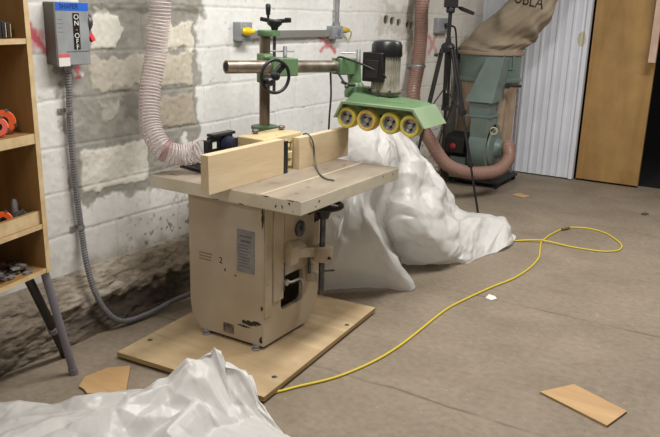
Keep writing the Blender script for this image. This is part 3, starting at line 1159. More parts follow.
mb = MB().prism([(-2.45, 2.83, 0.90), (-2.45, 3.02, 0.90), (-2.45, 3.02, 1.02), (-2.45, 2.855, 1.0), (-2.45, 2.855, 0.99), (-2.45, 2.83, 0.986)], (0.03, 0, 0))
mb.box(-2.45, -2.405, 2.855, 3.025, 1.004, 1.018).box(-2.45, -2.42, 2.86, 2.90, TZ1, 0.905).box(-2.45, -2.42, 2.97, 3.01, TZ1, 0.905)
mb.build('dust_port', M['black'], t, bevel=0.002)
MB().box(-2.42, -2.4185, 2.862, 2.892, 0.945, 0.978).build('paper_label', M['white'], t, smooth=0)
MB().lathe((-2.42, 2.965, 0.955), (1, 0.1, 0), [(0, 0.045), (0.03, 0.045), (0.032, 0.040), (0.06, 0.040)], 28).build('port_collar', mat('dark_blue_rubber', (0.016, 0.02, 0.045, 1), 0.4), t)

# slotted black rail on the table
o = MB()
a, b = np.array([-2.655, 2.945, 0]), np.array([-2.45, 2.90, 0])
dd = (b-a)/np.linalg.norm(b-a)
nn = np.array([-dd[1], dd[0], 0])
for s_ in (-1, 1):
    o.bar(a+nn*0.045*s_+[0, 0, TZ1+0.008], b+nn*0.045*s_+[0, 0, TZ1+0.008], 0.018, 0.016)
for k in range(6):
    c = a+(b-a)*(k/5)
    o.bar(c-nn*0.045+[0, 0, TZ1+0.008], c+nn*0.045+[0, 0, TZ1+0.008], 0.014, 0.0155)
tag(o.build('slotted_rail', M['matte_black'], origin=(-2.55, 2.92, TZ1), smooth=0), 'small black slotted grille lying on the shaper table behind the fence', 'grille')

# ------------------------------------------------------------------ power feeder
PXc, PYc = -2.48, 3.372
t = thing('power_feeder', 'green four wheel power feeder on a steel post and arm above the shaper', 'power feeder', (PXc, PYc, TZ1))
mb = MB().lathe((PXc, PYc, TZ1), (0, 0, 1), [(0, 0.105), (0.018, 0.105), (0.022, 0.06), (0.12, 0.05), (0.155, 0.058), (0.165, 0.074), (0.182, 0.074), (0.188, 0.046)], 32)
mb.build('base_flange', M['green'], t)
ptop = at_x(264.5, 34, PXc)
MB().cyl((PXc, PYc, TZ1+0.12), (PXc, PYc, ptop[2]+0.01), 0.029, seg=28).build('post', M['post_steel'], t)
capz = ptop[2]
SCX = at_x(274.5, 30, PXc)
mb = MB().lathe((PXc, PYc, capz-0.012), (0, 0, 1), [(0, 0.038), (0.004, 0.041), (0.03, 0.041), (0.034, 0.036)], 28)
mb.bar((PXc, PYc, capz+0.004), (SCX[0], SCX[1]+0.02, capz+0.004), 0.05, 0.03)
mb.build('post_cap', M['green'], t, bevel=0.002)
sx_, sy_ = SCX[0], SCX[1]
MB().cyl((sx_, sy_, 1.17), (sx_, sy_, capz+0.05), 0.009, seg=12).build('raising_screw', M['darksteel'], t)
# crank on top
mb = MB().lathe((sx_, sy_, capz+0.015), (0, 0, 1), [(0, 0.016), (0.02, 0.022), (0.035, 0.04), (0.055, 0.045), (0.06, 0.03)], 20)
hd = np.array([RT[0], RT[1], 0])
hd /= np.linalg.norm(hd)
cz = capz+0.065
c0 = np.array([sx_, sy_, cz])
mb.bar(c0-hd*0.078+[0, 0, 0.012], c0, 0.026, 0.022)
mb.bar(c0+hd*0.084+[0, 0, 0.008], c0, 0.026, 0.022)
mb.bar(c0+hd*0.055+[0, 0, 0.008], c0+hd*0.09+[0, 0, 0.010], 0.03, 0.026)
ck = mb.build('crank', M['black'], t, bevel=0.004)
hp = c0-hd*0.035+np.array([0, 0, 0.01])
MB().lathe(hp, (0, 0, 1), [(0, 0.007), (0.022, 0.007), (0.022, 0.011), (0.05, 0.014), (0.075, 0.014), (0.082, 0.008)], 14).build('crank_grip', M['black'], ck)
# arm
A0, A1 = at_d(226, 67, 3.70), at_d(341, 66.3, 4.12)
ad = (A1-A0)/np.linalg.norm(A1-A0)
mb = MB()
L_ = np.linalg.norm(A1-A0)
mb.lathe(A0, ad, [(0.012, 0.022), (0.0, 0.024), (0.0, 0.033), (L_+0.02, 0.033)], 28)
arm = mb.build('arm', M['steel'], t)
MB().lathe(A0+ad*0.0005, ad, [(0.0, 0.0235), (0.03, 0.0235)], 20).build('arm_bore', M['matte_black'], arm)
# clamp where arm crosses post
tpost = float(np.dot(np.array([PXc, PYc, 0])-A0*[1, 1, 0], ad*[1, 1, 0]))
cc = A0+ad*tpost
side = np.cross(ad, [0, 0, 1])
side /= np.linalg.norm(side)          # towards the camera side
if side[0] < 0:
    side = -side
mb = MB()
mb.obox(cc+ad*0.012, ad*0.078, side*0.045, [0, 0, 0.046])
mb.cyl(cc-ad*0.085-side*0.02+[0, 0, 0.045], cc-ad*0.03-side*0.02+[0, 0, 0.05], 0.012, seg=10)
mb.obox(cc-side*0.045-ad*0.0, ad*0.05, side*0.05, [0, 0, 0.045])
mb.lathe((PXc, PYc, cc[2]-0.095), (0, 0, 1), [(0, 0.040), (0.004, 0.043), (0.15, 0.043), (0.155, 0.040)], 28)
mb.lathe(cc-ad*0.06, ad, [(0, 0.045), (0.155, 0.045)], 24)
mb.build('cross_clamp', M['green'], t, bevel=0.006)
# clamp lever upright with bar
l0 = at_d(285, 57, 3.85)
l1 = at_d(285, 46.5, 3.85)
lv = MB().cyl(l0, l1, 0.011, seg=12)
lv.cyl(at_d(270, 51, 3.8), at_d(294, 51.5, 3.9), 0.004, seg=8)
lv.build('clamp_lever', M['galv'], t)
# handwheel in front of the arm
hc = at_d(275.3, 76.4, 3.70)
hx = side*0.93+np.array([0, 0, 0.02])
mb = MB().ring(hc, hx, 0.081, 0.0085, 44, 10)
q1, q2 = at_d(266, 85, 3.70), at_d(283.5, 64.5, 3.73)
mb.bar(q1, q2, 0.030, 0.024, up=side)
mb.lathe(hc-hx*0.02, hx, [(0, 0.02), (0.035, 0.02), (0.04, 0.012)], 18)
hwo = mb.build('handwheel', M['black'], t, bevel=0.003)
MB().cyl(hc-hx*0.075, hc-hx*0.01, 0.011, seg=12).build('handwheel_shaft', M['darksteel'], t)
g0 = at_d(268, 81, 3.70)
MB().lathe(g0-ad*0.02, side, [(0, 0.01), (0.012, 0.018), (0.06, 0.02), (0.068, 0.012)], 14).build('wheel_grip', M['black'], hwo)
# elbow from arm down to the gearbox
MX, MYc = -1.975, 3.76
mz = lambda px, py: at_y(px, py, MYc)
z_top, z_cap, z_bot = mz(386, 40)[2], mz(386, 55)[2], mz(386, 91)[2]
mx_ = mz(387, 50)[0]
e1 = A1+ad*0.03
Pg = np.array([-2.11, 3.72, 1.17])
mb = MB().obox(A1+ad*0.035, ad*0.07, side*0.042, [0, 0, 0.044])
ez = A1+ad*0.085
mb.cyl(ez+[0, 0, 0.03], [ez[0]+0.015, ez[1], Pg[2]+0.06], 0.042, 0.038, 24)
mb.lathe([ez[0]+0.02, ez[1], Pg[2]-0.02], (0, 0, 1), [(0, 0.06), (0.03, 0.062), (0.06, 0.055), (0.085, 0.038)], 24)
mb.bar([ez[0]+0.02, ez[1], Pg[2]+0.02], [mx_, MYc, Pg[2]+0.02], 0.09, 0.05)
mb.build('elbow', M['green'], t, smooth=50, bevel=0.004)
lv = MB().cyl(at_d(358.5, 62, 4.1), at_d(358.5, 50, 4.1), 0.013, seg=12)
lv.cyl(at_d(341, 53, 4.08), at_d(358, 53.3, 4.1), 0.004, seg=8)
lv.build('clamp_lever', M['galv'], t)
lv = MB().tube([at_d(338, 73, 4.1), at_d(343.5, 81.5, 4.05)], 0.006, 8).tube([at_d(342, 82, 4.05), at_d(349, 85, 4.1), at_d(355, 85, 4.12)], 0.009, 8).sphere(at_d(346.5, 86.5, 4.05), 0.012)
lv.build('lock_lever', M['darksteel'], t)
# motor
mr = 0.083
mo = MB().lathe((mx_, MYc, z_bot), (0, 0, 1), [(0, mr*0.95), (0.012, mr*0.95), (0.012, mr*0.86), (z_cap-z_bot, mr*0.86)], 36).build('motor_body', M['motor'], t)
mb = MB()
for k in range(28):
    an = 2*math.pi*k/28
    c = np.array([mx_+mr*0.87*math.cos(an), MYc+mr*0.87*math.sin(an), (z_bot+z_cap)/2+0.006])
    mb.obox(c, (0.006*math.cos(an), 0.006*math.sin(an), 0), (-0.0018*math.sin(an), 0.0018*math.cos(an), 0), (0, 0, (z_cap-z_bot)/2-0.008))
mb.build('cooling_fin', M['motor'], mo, smooth=0)
MB().lathe((mx_, MYc, z_cap-0.006), (0, 0, 1), [(0, mr), (0.004, mr*1.03), (z_top-z_cap-0.018, mr*1.0), (z_top-z_cap, mr*0.86), (z_top-z_cap+0.006, mr*0.5)], 40).build('fan_cover', M['black'], t)
b0, b1 = at_y(362, 81, 3.66), at_y(383, 53, 3.66)
MB().box(b0[0], b1[0], 3.655, 3.73, b0[2], b1[2]).build('switch_box', M['black'], t, bevel=0.005)
MB().box(b0[0]+0.02, b1[0]-0.02, 3.648, 3.655, b0[2]+0.02, b1[2]-0.04).build('switch_cover', M['matte_black'], t, bevel=0.002)
MB().lathe((mx_, MYc, 1.175), (0, 0, 1), [(0, 0.075), (0.012, 0.085), (z_bot-1.175, 0.09)], 32).build('motor_flange', M['post_steel'], t)
for k, (dx, dyy) in enumerate(((-0.07, -0.05), (0.0, -0.085), (0.06, -0.06))):
    MB().lathe((mx_+dx, MYc+dyy, 1.18), (0, 0, 1), [(0, 0.014), (0.02, 0.014), (0.02, 0.008), (0.032, 0.008)], 6).build('adjusting_bolt', M['darksteel'], t, smooth=20)
# hood over the wheels
HY0, HY1 = 3.575, 3.86


def hx_(px, py, Y=HY0):
    q = at_y(px, py, Y)
    return (q[0], q[2])


lt0, lt1, rt1, rt0 = hx_(333, 116.5), hx_(341, 104), hx_(413, 109.5), hx_(424.5, 129)
zt = (lt1[1]+rt1[1])/2+0.01
zb = min(lt0[1], rt0[1])
prof = [(lt0[0], lt0[1]-0.005), (lt1[0], zt), (rt1[0], zt-0.004), (rt0[0], rt0[1])]
th = 0.012
inner = [(prof[0][0]+th, prof[0][1]), (prof[1][0]+th*0.7, prof[1][1]-th), (prof[2][0]-th*0.7, prof[2][1]-th), (prof[3][0]-th, prof[3][1])]
mb = MB()


def strip(pa, pb, ya, yb):
    n = len(pa)
    vs = [(x, ya, z) for x, z in pa]+[(x, yb, z) for x, z in pb]
    mb.add(vs, [(i, i+1, n+i+1, n+i) for i in range(n-1)])


# the hood flares to a wide sloping end on the right
far = [(prof[0][0]+0.0, prof[0][1]), (prof[1][0], prof[1][1]+0.0), (prof[2][0]+0.0, prof[2][1]), (prof[3][0], prof[3][1])]
strip(prof, far, HY0, HY1)
strip(inner, inner, HY0, HY1-0.012)
n = 4
vs = [(x, HY0, z) for x, z in prof]+[(x, HY0, z) for x, z in inner]
mb.add(vs, [(i, i+1, n+i+1, n+i) for i in range(n-1)])
mb.add([(x, HY1, z) for x, z in far], [(0, 1, 2, 3)])
mb.add([(x, HY1-0.012, z) for x, z in inner], [(0, 1, 2, 3)])
mb.add([(prof[0][0], HY0, prof[0][1]), (prof[0][0]+th, HY0, prof[0][1]), (prof[0][0]+th, HY1, prof[0][1]), (prof[0][0], HY1, prof[0][1])], [(0, 1, 2, 3)])
mb.add([(prof[3][0], HY0, prof[3][1]), (prof[3][0]-th, HY0, prof[3][1]), (prof[3][0]-th, HY1, prof[3][1]), (prof[3][0], HY1, prof[3][1])], [(0, 1, 2, 3)])
hood = mb.build('hood', M['lightgreen'], t, smooth=0)
# raised gearbox ridge on the hood
r0, r1 = hx_(349, 103, 3.62), hx_(412, 108, 3.62)
vs = [(r0[0]-0.02, 3.60, zt-0.006), (r1[0]+0.02, 3.60, zt-0.008), (r0[0]-0.02, 3.84, zt-0.006), (r1[0]+0.03, 3.84, zt-0.008),
      (r0[0]+0.015, 3.635, zt+0.045), (r1[0]-0.02, 3.645, zt+0.012), (r0[0]+0.015, 3.815, zt+0.045), (r1[0]-0.0, 3.815, zt+0.012)]
MB().hexa(vs).build('gearbox_ridge', M['green'], t, smooth=0, bevel=0.005)
# wheels
xs = [at_y(346.5, 117.5, 3.60), at_y(366.3, 120.3, 3.60), at_y(389.5, 123.4, 3.60), at_y(409.8, 126.3, 3.60)]
for k, p in enumerate(xs):
    wz = p[2]
    r = 0.059
    wl = MB().lathe((p[0], 3.598, wz), (0, 1, 0), [(0.0, r*0.68), (-0.004, r*0.72), (-0.004, r*0.93), (0.006, r), (0.05, r), (0.058, r*0.93), (0.058, r*0.68)], 36, caps=False).build('wheel', M['tanrubber'] if k == 1 else M['yellow'], t)
    MB().lathe((p[0], 3.600, wz), (0, 1, 0), [(0.0, r*0.70), (0.0, r*0.60), (0.022, r*0.52), (0.022, r*0.24), (0.006, r*0.20), (0.004, r*0.01)], 30, caps=False).build('hub', M['bright'], wl)
    for j in range(3):
        an = 0.5+j*2*math.pi/3
        MB().lathe((p[0]+r*0.37*math.cos(an), 3.614, wz+r*0.37*math.sin(an)), (0, 1, 0), [(0, r*0.10), (0.01, r*0.10)], 10).build('hub_hole', M['matte_black'], wl)
    MB().cyl((p[0], 3.61, wz), (p[0], HY1-0.02, wz), 0.012, seg=12).build('axle', M['darksteel'], wl)
# feeder cables
MB().tube(spline([at_d(336, 60, 4.08), at_d(340, 57, 4.08), at_d(352, 60.5, 4.03), at_d(366, 66, 3.98), at_d(380, 73, 3.97), at_d(386, 78, 4.0), at_d(384, 80, 4.05)], 40), 0.0055, 10).build('motor_cable', M['rubber'], t)
MB().tube(spline([at_d(330.5, 72, 4.12), at_d(331, 95, 4.14), at_d(329.5, 115, 4.16), at_d(328, 135, 4.2), (-2.25, 3.62, 0.90), (-2.28, 3.58, 0.83), (-2.36, 3.50, 0.822)], 60), 0.0055, 10).build('power_cord', M['rubber'], t)
MB().tube(spline([(-2.30, 3.42, TZ1+0.006), (-2.235, 3.375, 0.88), (-2.212, 3.352, 0.972), (-2.177, 3.340, 0.989), (-2.150, 3.337, 0.972),
                at_x(313.6, 145, -2.150), at_x(314.6, 157, -2.149), at_z(316.5, 167, TZ1+0.010), at_z(320, 174, TZ1+0.006), at_z(326, 178.6, TZ1+0.006), at_z(334, 180.3, TZ1+0.006)], 80), 0.0042, 10).build('control_cord', M['cord_grey'], t)

# ------------------------------------------------------------------ clear dust hose at the left
path = spline([(-2.74, 2.93, 2.3), at_x(163, -25, -2.74), at_x(160.5, 0, -2.74), at_x(158.5, 30, -2.75), at_x(154.5, 62, -2.76), at_x(149.5, 95, -2.75), at_x(150.5, 125, -2.71), at_x(163, 149, -2.62), at_x(184, 155, -2.55), at_x(200, 150, -2.48), (-2.455, 2.83, 0.94)], 130)
t = thing('dust_hose', 'clear ribbed flexible dust hose curling down to the back of the shaper', 'hose', (path[-1][0], path[-1][1], path[-1][2]))
HR = 0.051
MB().tube(path, HR, 24, caps=False).build('hose_wall', M['hosefilm'], t, smooth=180)
MB().helix(path, HR+0.001, 0.0034, 0.0165, 6, 18).build('spiral_rib', M['hoserib'], t, smooth=180)
ib = int(np.argmin(np.linalg.norm(path-at_x(166, 151, -2.61), axis=1)))
MB().lathe(path[ib-2], path[ib+3]-path[ib-2], [(0, HR+0.003), (0.0, HR+0.006), (0.03, HR+0.006), (0.03, HR+0.003)], 28, caps=False).build('red_band', film('faded_red_band', srgb(176, 112, 108), 0.4, 0.3, 0.4), t)

# ------------------------------------------------------------------ disconnect switch on the wall
BX = -2.84
t = thing('disconnect_switch', 'grey wall mounted electrical disconnect box with blue strip and on off plate', 'switch box', (XW, 2.41, 1.34))
Yl, Yr, Zb, Zt = 2.318, 2.502, 1.345, 1.622
MB().box(XW-0.004, BX-0.006, Yl+0.001, Yr-0.004, Zb+0.004, Zt-0.001).build('box_body', mat('dark_grey_box', srgb(104, 100, 94), 0.5, 0.2), t, bevel=0.006)
MB().box(BX-0.012, BX, Yl, Yr, Zb, Zt).build('box_cover', M['grey_metal'], t, bevel=0.004)


def on_box(px, py):
    q = at_x(px, py, BX)
    return q[1], q[2]


MB().box(BX, BX+0.0012, Yl+0.003, Yr-0.002, Zt-0.037, Zt-0.002).build('blue_strip', M['blue'], t, smooth=0)
lettering('strip_lettering', 'SHAPER', 0.030, (BX+0.0016, (Yl+Yr)/2-0.018, Zt-0.020), (0, 1, 0), (0, 0, 1), M['navy'], t)
y0, z1 = on_box(72.2, 13)
y1, z0 = on_box(80.5, 49)
pl = MB().box(BX, BX+0.003, y0, y1, z0, z1).build('on_off_plate', M['black'], t, smooth=0)
zz = z1-0.018
for ch, dzz in (('O', 0.0), ('N', 0.027), ('O', 0.082), ('F', 0.107), ('F', 0.132)):
    lettering('letter', ch, 0.031, (BX+0.0036, (y0+y1)/2, zz-dzz), (0, 1, 0), (0, 0, 1), M['white'], pl, 1.15)
MB().box(BX+0.003, BX+0.0036, y0+0.012, y1-0.012, zz-0.057, zz-0.053).build('switch_mark', M['pink'], pl, smooth=0)
ys0, zs1 = on_box(58.5, 54)
ys1, zs0 = on_box(70.5, 66)
MB().box(BX, BX+0.001, ys0, ys1, zs0, zs1).build('warning_label', M['white'], t, smooth=0)
MB().box(BX+0.001, BX+0.0014, ys0, ys1, zs1-0.017, zs1).build('label_band', M['pink'], t, smooth=0)
mb = MB()
for k in range(4):
    mb.box(BX, BX+0.0006, ys0+0.004, ys0+0.03+0.006*(k % 2), 1.545-k*0.018, 1.5475-k*0.018)
MB().box(BX, BX+0.0008, Yl+0.05, Yr-0.006, z0-0.012, z0-0.0095).build('cover_seam', M['darksteel'], t, smooth=0)
mb.build('cover_print', mat('grey_print', srgb(95, 97, 100), 0.6), t, smooth=0)
ha = MB().lathe((BX-0.035, Yr-0.004, 1.535), (0, 1, 0), [(0, 0.042), (0.022, 0.042), (0.026, 0.036)], 24).bar((BX-0.03, Yr+0.014, 1.53), (BX-0.02, Yr+0.018, 1.475), 0.02, 0.014, up=(1, 0, 0)).build('lever', M['darksteel'], t, bevel=0.002)
MB().bar((BX-0.022, Yr+0.018, 1.482), (BX-0.012, Yr+0.03, 1.448), 0.024, 0.018, up=(1, 0, 0)).build('lever_tip', M['red'], ha, bevel=0.003)

# ------------------------------------------------------------------ flexible conduit
cpath = spline([at_x(68, 66, XW+0.035), at_x(68.5, 75, XW+0.03), at_x(70, 120, XW+0.027), at_x(75, 180, XW+0.027), at_x(82, 235, XW+0.03), at_x(87, 265, XW+0.065), at_x(95, 292, XW+0.098), at_x(108, 313, XW+0.118), at_x(124, 321, XW+0.13), at_x(150, 312.5, XW+0.15), at_x(190, 294, XW+0.19), (-2.66, 3.5, 0.014)], 190)
cpath[:, 2] = np.maximum(cpath[:, 2], 0.014)
t = thing('conduit', 'grey flexible metal conduit running from the switch box down to the floor', 'conduit', (cpath[0][0], cpath[0][1], 0))
MB().tube(cpath, 0.0135, 12).build('conduit_core', M['galv'], t, smooth=180)
MB().helix(cpath, 0.0125, 0.0034, 0.0125, 5, 10).build('spiral_jacket', mat('dull_conduit', srgb(104, 106, 112), 0.4, 0.4), t, smooth=180)
for q in ((69.2, 110), (81, 227)):
    p = at_x(q[0], q[1], XW+0.027)
    MB().lathe((p[0], p[1], p[2]-0.008), (0, 0, 1), [(0, 0.018), (0.016, 0.018)], 16).box(XW, XW+0.012, p[1]-0.045, p[1]-0.01, p[2]-0.008, p[2]+0.008).build('strap', M['bright'], t)
MB().lathe((cpath[0][0], cpath[0][1], 1.318), (0, 0, 1), [(0, 0.018), (0.012, 0.02), (0.012, 0.024), (0.03, 0.024)], 16).build('connector', M['galv'], t)

# ------------------------------------------------------------------ wall sockets, raceway
def socket(name, label, px0, px1, plug_dir):
    (xa, ya), (xb, yb) = px0, px1
    a, b = at_x(xa, ya, XW+0.06), at_x(xb, yb, XW+0.06)
    t = thing(name, label, 'electrical box', (XW, (a[1]+b[1])/2, b[2]))
    MB().box(XW-0.01, XW+0.06, a[1], b[1], b[2], a[2]).build('box', M['grey_metal'], t, bevel=0.006)
    MB().box(XW+0.06, XW+0.064, a[1]+0.012, b[1]-0.012, b[2]+0.012, a[2]-0.012).build('cover', M['grey_metal'], t, bevel=0.002)
    MB().lathe((XW+0.064, (a[1]+b[1])/2, (a[2]+b[2])/2), (1, 0, 0), [(0, 0.022), (0.004, 0.022)], 18).build('socket_face', mat('dull_ink_blue', srgb(110, 118, 150), 0.5), t)
    return t, a, b


t, a, b = socket('outlet_box', 'grey wall outlet box with yellow plug, left end of the raceway', (241, 22), (252.5, 41), 1)
c = at_x(247, 31.5, XW+0.09)
t2 = thing('yellow_plug', 'yellow plug in the outlet box beside the feeder post', 'plug', (XW+0.064, c[1], c[2]))
MB().lathe((XW+0.062, c[1]-0.01, c[2]), (0.55, 1, 0), [(0, 0.016), (0.02, 0.022), (0.045, 0.022), (0.05, 0.019), (0.07, 0.016), (0.08, 0.010)], 18).build('plug_body', M['plug'], t2)
mb = MB()
for k in range(4):
    mb.ring(np.array([XW+0.062, c[1]-0.01, c[2]])+np.array([0.55, 1, 0])/1.141*(0.02+0.008*k), (0.55, 1, 0), 0.022, 0.0025, 18, 6)
mb.build('plug_grip', M['plug'], t2)
t, a2, b2 = socket('outlet_box', 'grey wall junction box at the foot of the vertical pipe, right end of the raceway', (334, 26), (343, 39), 1)
c = at_x(347, 30, XW+0.05)
t2 = thing('yellow_plug', 'dull yellow plug sticking out right of the junction box', 'plug', (XW+0.03, b2[1], c[2]))
MB().lathe((XW+0.035, b2[1]-0.005, c[2]), (0.15, 1, 0), [(0, 0.02), (0.02, 0.026), (0.07, 0.022), (0.10, 0.014)], 16).build('plug_body', mat('dull_yellow', srgb(190, 165, 60), 0.5), t2)
MB().tube(spline([(XW+0.05, b2[1]+0.09, c[2]), (XW+0.05, b2[1]+0.13, c[2]-0.015), (XW+0.03, b2[1]+0.16, c[2]-0.05), (XW+0.012, b2[1]+0.155, c[2]-0.08)], 20), 0.005, 8).build('plug_cord', mat('pale_yellow_cord', srgb(200, 186, 130), 0.5), t2)
r0, r1 = at_x(252, 31, XW+0.03), at_x(332, 38.5, XW+0.03)
o = MB().box(XW-0.004, XW+0.03, b[1], a2[1], 1.440, 1.488).build('surface_raceway', M['raceway'], origin=(XW, b[1], 1.44), bevel=0.003)
tag(o, 'long flat grey metal raceway fixed along the block wall', 'raceway')
p = at_x(339, 20, XW+0.03)
o = MB().cyl((XW+0.026, p[1]-0.02, a2[2]-0.005), (XW+0.026, p[1]-0.02, 3.0), 0.015, seg=16).lathe((XW+0.026, p[1]-0.02, a2[2]-0.01), (0, 0, 1), [(0, 0.024), (0.035, 0.024)], 16).build('conduit_pipe', M['galv'], origin=(XW, p[1], a2[2]))
tag(o, 'vertical rigid grey conduit pipe rising above the junction box', 'pipe')
# third outlet behind the tripod
a, b = at_x(439, 18, XW+0.05), at_x(449, 33, XW+0.05)
t = thing('outlet_box', 'grey wall outlet box behind the tripod with a black plug', 'electrical box', (XW, (a[1]+b[1])/2, b[2]))
MB().box(XW-0.01, XW+0.05, a[1], b[1], b[2], a[2]).build('box', M['grey_metal'], t, bevel=0.006)
MB().box(XW+0.05, XW+0.054, a[1]+0.02, b[1]-0.02, b[2]+0.015, a[2]-0.015).build('cover', M['grey_metal'], t, bevel=0.002)
pq = at_x(449, 25.5, XW+0.08)
t = thing('black_plug_cord', 'thin black cord with plug hanging from the outlet behind the tripod', 'cord', (XW+0.054, pq[1], pq[2]))
MB().tube(spline([(XW+0.075, pq[1]-0.02, pq[2]), at_x(452, 26, XW+0.09), at_x(455.5, 30, XW+0.09), at_x(456.5, 50, XW+0.08), at_x(456, 80, XW+0.06), at_x(450, 110, XW+0.05), at_x(441, 135, XW+0.05), at_x(438, 150, XW+0.12)], 60), 0.009, 8).build('cord', M['rubber'], t)
MB().lathe((XW+0.050, pq[1]-0.03, pq[2]), (1, 0.2, 0), [(0, 0.02), (0.03, 0.024), (0.05, 0.014)], 12).build('plug', M['black'], t)

# ------------------------------------------------------------------ shelving unit at the left
O = np.array([-2.55, 1.95, 0.526])
U = np.array([-0.2, 0.98, 0.0])
U /= np.linalg.norm(U)
Wd = np.array([-U[1], U[0], 0.0])      # towards the wall
t = thing('shelving_unit', 'light plywood shelving unit on splayed metal legs at the left edge', 'shelf', (O[0], O[1], 0))


def sbox(mb, u0, u1, w0, w1, z0, z1, mi=0):
    vs = []
    for z in (z0, z1):
        for w_ in (w0, w1):
            for u in (u0, u1):
                p = O+U*(u+0.020+0.012*(1.6-z))+Wd*w_
                vs.append((p[0], p[1], z))
    return mb.hexa(vs, mi)


def shelf_panel(name, u0, u1, w0, w1, z0, z1):
    mb = MB()
    sbox(mb, u0, u1, w0, w1, z0, z1)
    for i in range(len(mb.f)):
        if i == 2:
            mb.m[i] = 1
    return mb.build(name, [M['shelfwood'], M['shelfedge']], t, smooth=0)


SD, SWID, ST = 0.255, 0.85, 1.86
shelf_panel('side_panel', -0.026, 0.0, 0, SD, 0.533, ST)
shelf_panel('side_panel', -SWID, -SWID+0.026, 0, SD, 0.533, ST)
shelf_panel('back_panel', -SWID, 0.0, SD, SD+0.008, 0.533, ST)
levels = [(0.535, 0.555), (0.726, 0.746), (1.078, 1.118), (1.463, 1.483)]
for (z0, z1) in levels:
    shelf_panel('shelf_board', -SWID+0.026, -0.026, 0.002, SD, z0, z1)
shelf_panel('top_panel', -SWID, 0.0, 0, SD, ST, ST+0.02)
shelf_panel('shelf_lip', -SWID+0.026, -0.026, 0.012, 0.03, 0.746, 0.80)
shelf_panel('shelf_lip', -SWID+0.026, -0.026, 0.12, 0.135, 1.118, 1.145)
f1, f2 = at_z(74, 374, 0), at_z(66, 356, 0)


def leg(top, foot, r, m_, cap):
    top, foot = np.array(top), np.array(foot)+[0, 0, 0.004]
    lo = MB().cyl(top, foot, r, seg=16).build('leg', m_, t)
    d = (top-foot)/np.linalg.norm(top-foot)
    MB().cyl(foot-[0, 0, 0.003], foot+d*0.03, r*1.18, seg=16).build('leg_cap', cap, lo)
    return lo


T1 = O+U*0.022+Wd*0.03
T2 = O+U*-0.035+Wd*0.075
leg((T1[0], T1[1], 0.545), (f1[0], f1[1], 0), 0.0175, M['leggrey'], M['leggrey'])
lo = leg((T2[0], T2[1], 0.54), (f2[0], f2[1], 0), 0.0195, M['legblack'], M['legblack'])
pm = np.array([T2[0], T2[1], 0.52])*0.36+np.array([f2[0], f2[1], 0])*0.64
dv = np.array([T2[0]-f2[0], T2[1]-f2[1], 0.52])
dv /= np.linalg.norm(dv)
MB().cyl(pm-dv*0.016, pm+dv*0.016, 0.0215, seg=16).build('leg_band', M['leggrey'], lo)
for (u, w_, fu, fw, m_) in ((-SWID+0.04, 0.03, -SWID-0.09, 0.03, M['leggrey']), (-SWID+0.04, 0.2, -SWID-0.09, 0.22, M['legblack'])):
    a, b = O+U*u+Wd*w_, O+U*fu+Wd*fw
    leg((a[0], a[1], 0.53), (b[0], b[1], 0), 0.0155, m_, m_)


def on_shelf(u, w_, z):
    p = O+U*u+Wd*w_
    return np.array([p[0], p[1], z])


# row of dark cases on the top shelf
for k in range(9):
    u = -0.062-k*0.024
    mb = MB()
    h = 0.058+0.004*((k*7) % 3)
    sbox(mb, u-0.021, u, 0.035, 0.13, 1.483, 1.483+h)
    lab = 'slim dark case, '+('first', 'second', 'third', 'fourth', 'fifth', 'sixth', 'seventh', 'eighth', 'ninth')[k]+' from the right end of the top shelf row'
    o = mb.build('tool_case', M['matte_black'], origin=on_shelf(u, 0.08, 1.483), bevel=0.002)
    tag(o, lab, 'case', 'dark cases on the top shelf')
    if k in (0, 1, 3):
        mb = MB()
        sbox(mb, u-0.006, u-0.003, 0.0335, 0.035, 1.487, 1.478+h)
        mb.build('spine_mark', M['shelfedge'], o, smooth=0)


def disc(name, label, px, X, r, thick, m_, axis, hole=0.45, rest=None, cat='cutter disc', knob=True):
    c = at_x(px[0], px[1], X)
    if rest is not None:
        c[2] = rest+r+0.002
    a = np.array(axis, float)
    a /= np.linalg.norm(a)
    t = thing(name, label, cat, (c[0], c[1], c[2]-r))
    MB().lathe(c-a*thick/2, a, [(0, r*hole), (0, r*0.92), (thick*0.15, r), (thick*0.85, r), (thick, r*0.92), (thick, r*hole)], 32, caps=False).lathe(c-a*thick/2, a, [(0, r*hole), (thick, r*hole)], 32, caps=False).build('rim', m_, t)
    MB().lathe(c-a*thick*0.3, a, [(0, r*hole), (thick*0.5, r*hole), (thick*0.55, r*hole*0.5), (thick*0.2, r*hole*0.3)], 24).build('hub', M['matte_black'], t)
    tt_ = V(a).orthogonal().normalized()
    bb = V(a).cross(tt_)
    for j in range(4):
        an = j*math.pi/2+0.5
        q = V(c)+(tt_*math.cos(an)+bb*math.sin(an))*r*0.98
        MB().obox(q, tt_*0.006, bb*0.006, V(a)*thick*0.5).build('cutter_tip', M['darksteel'], t, smooth=0)


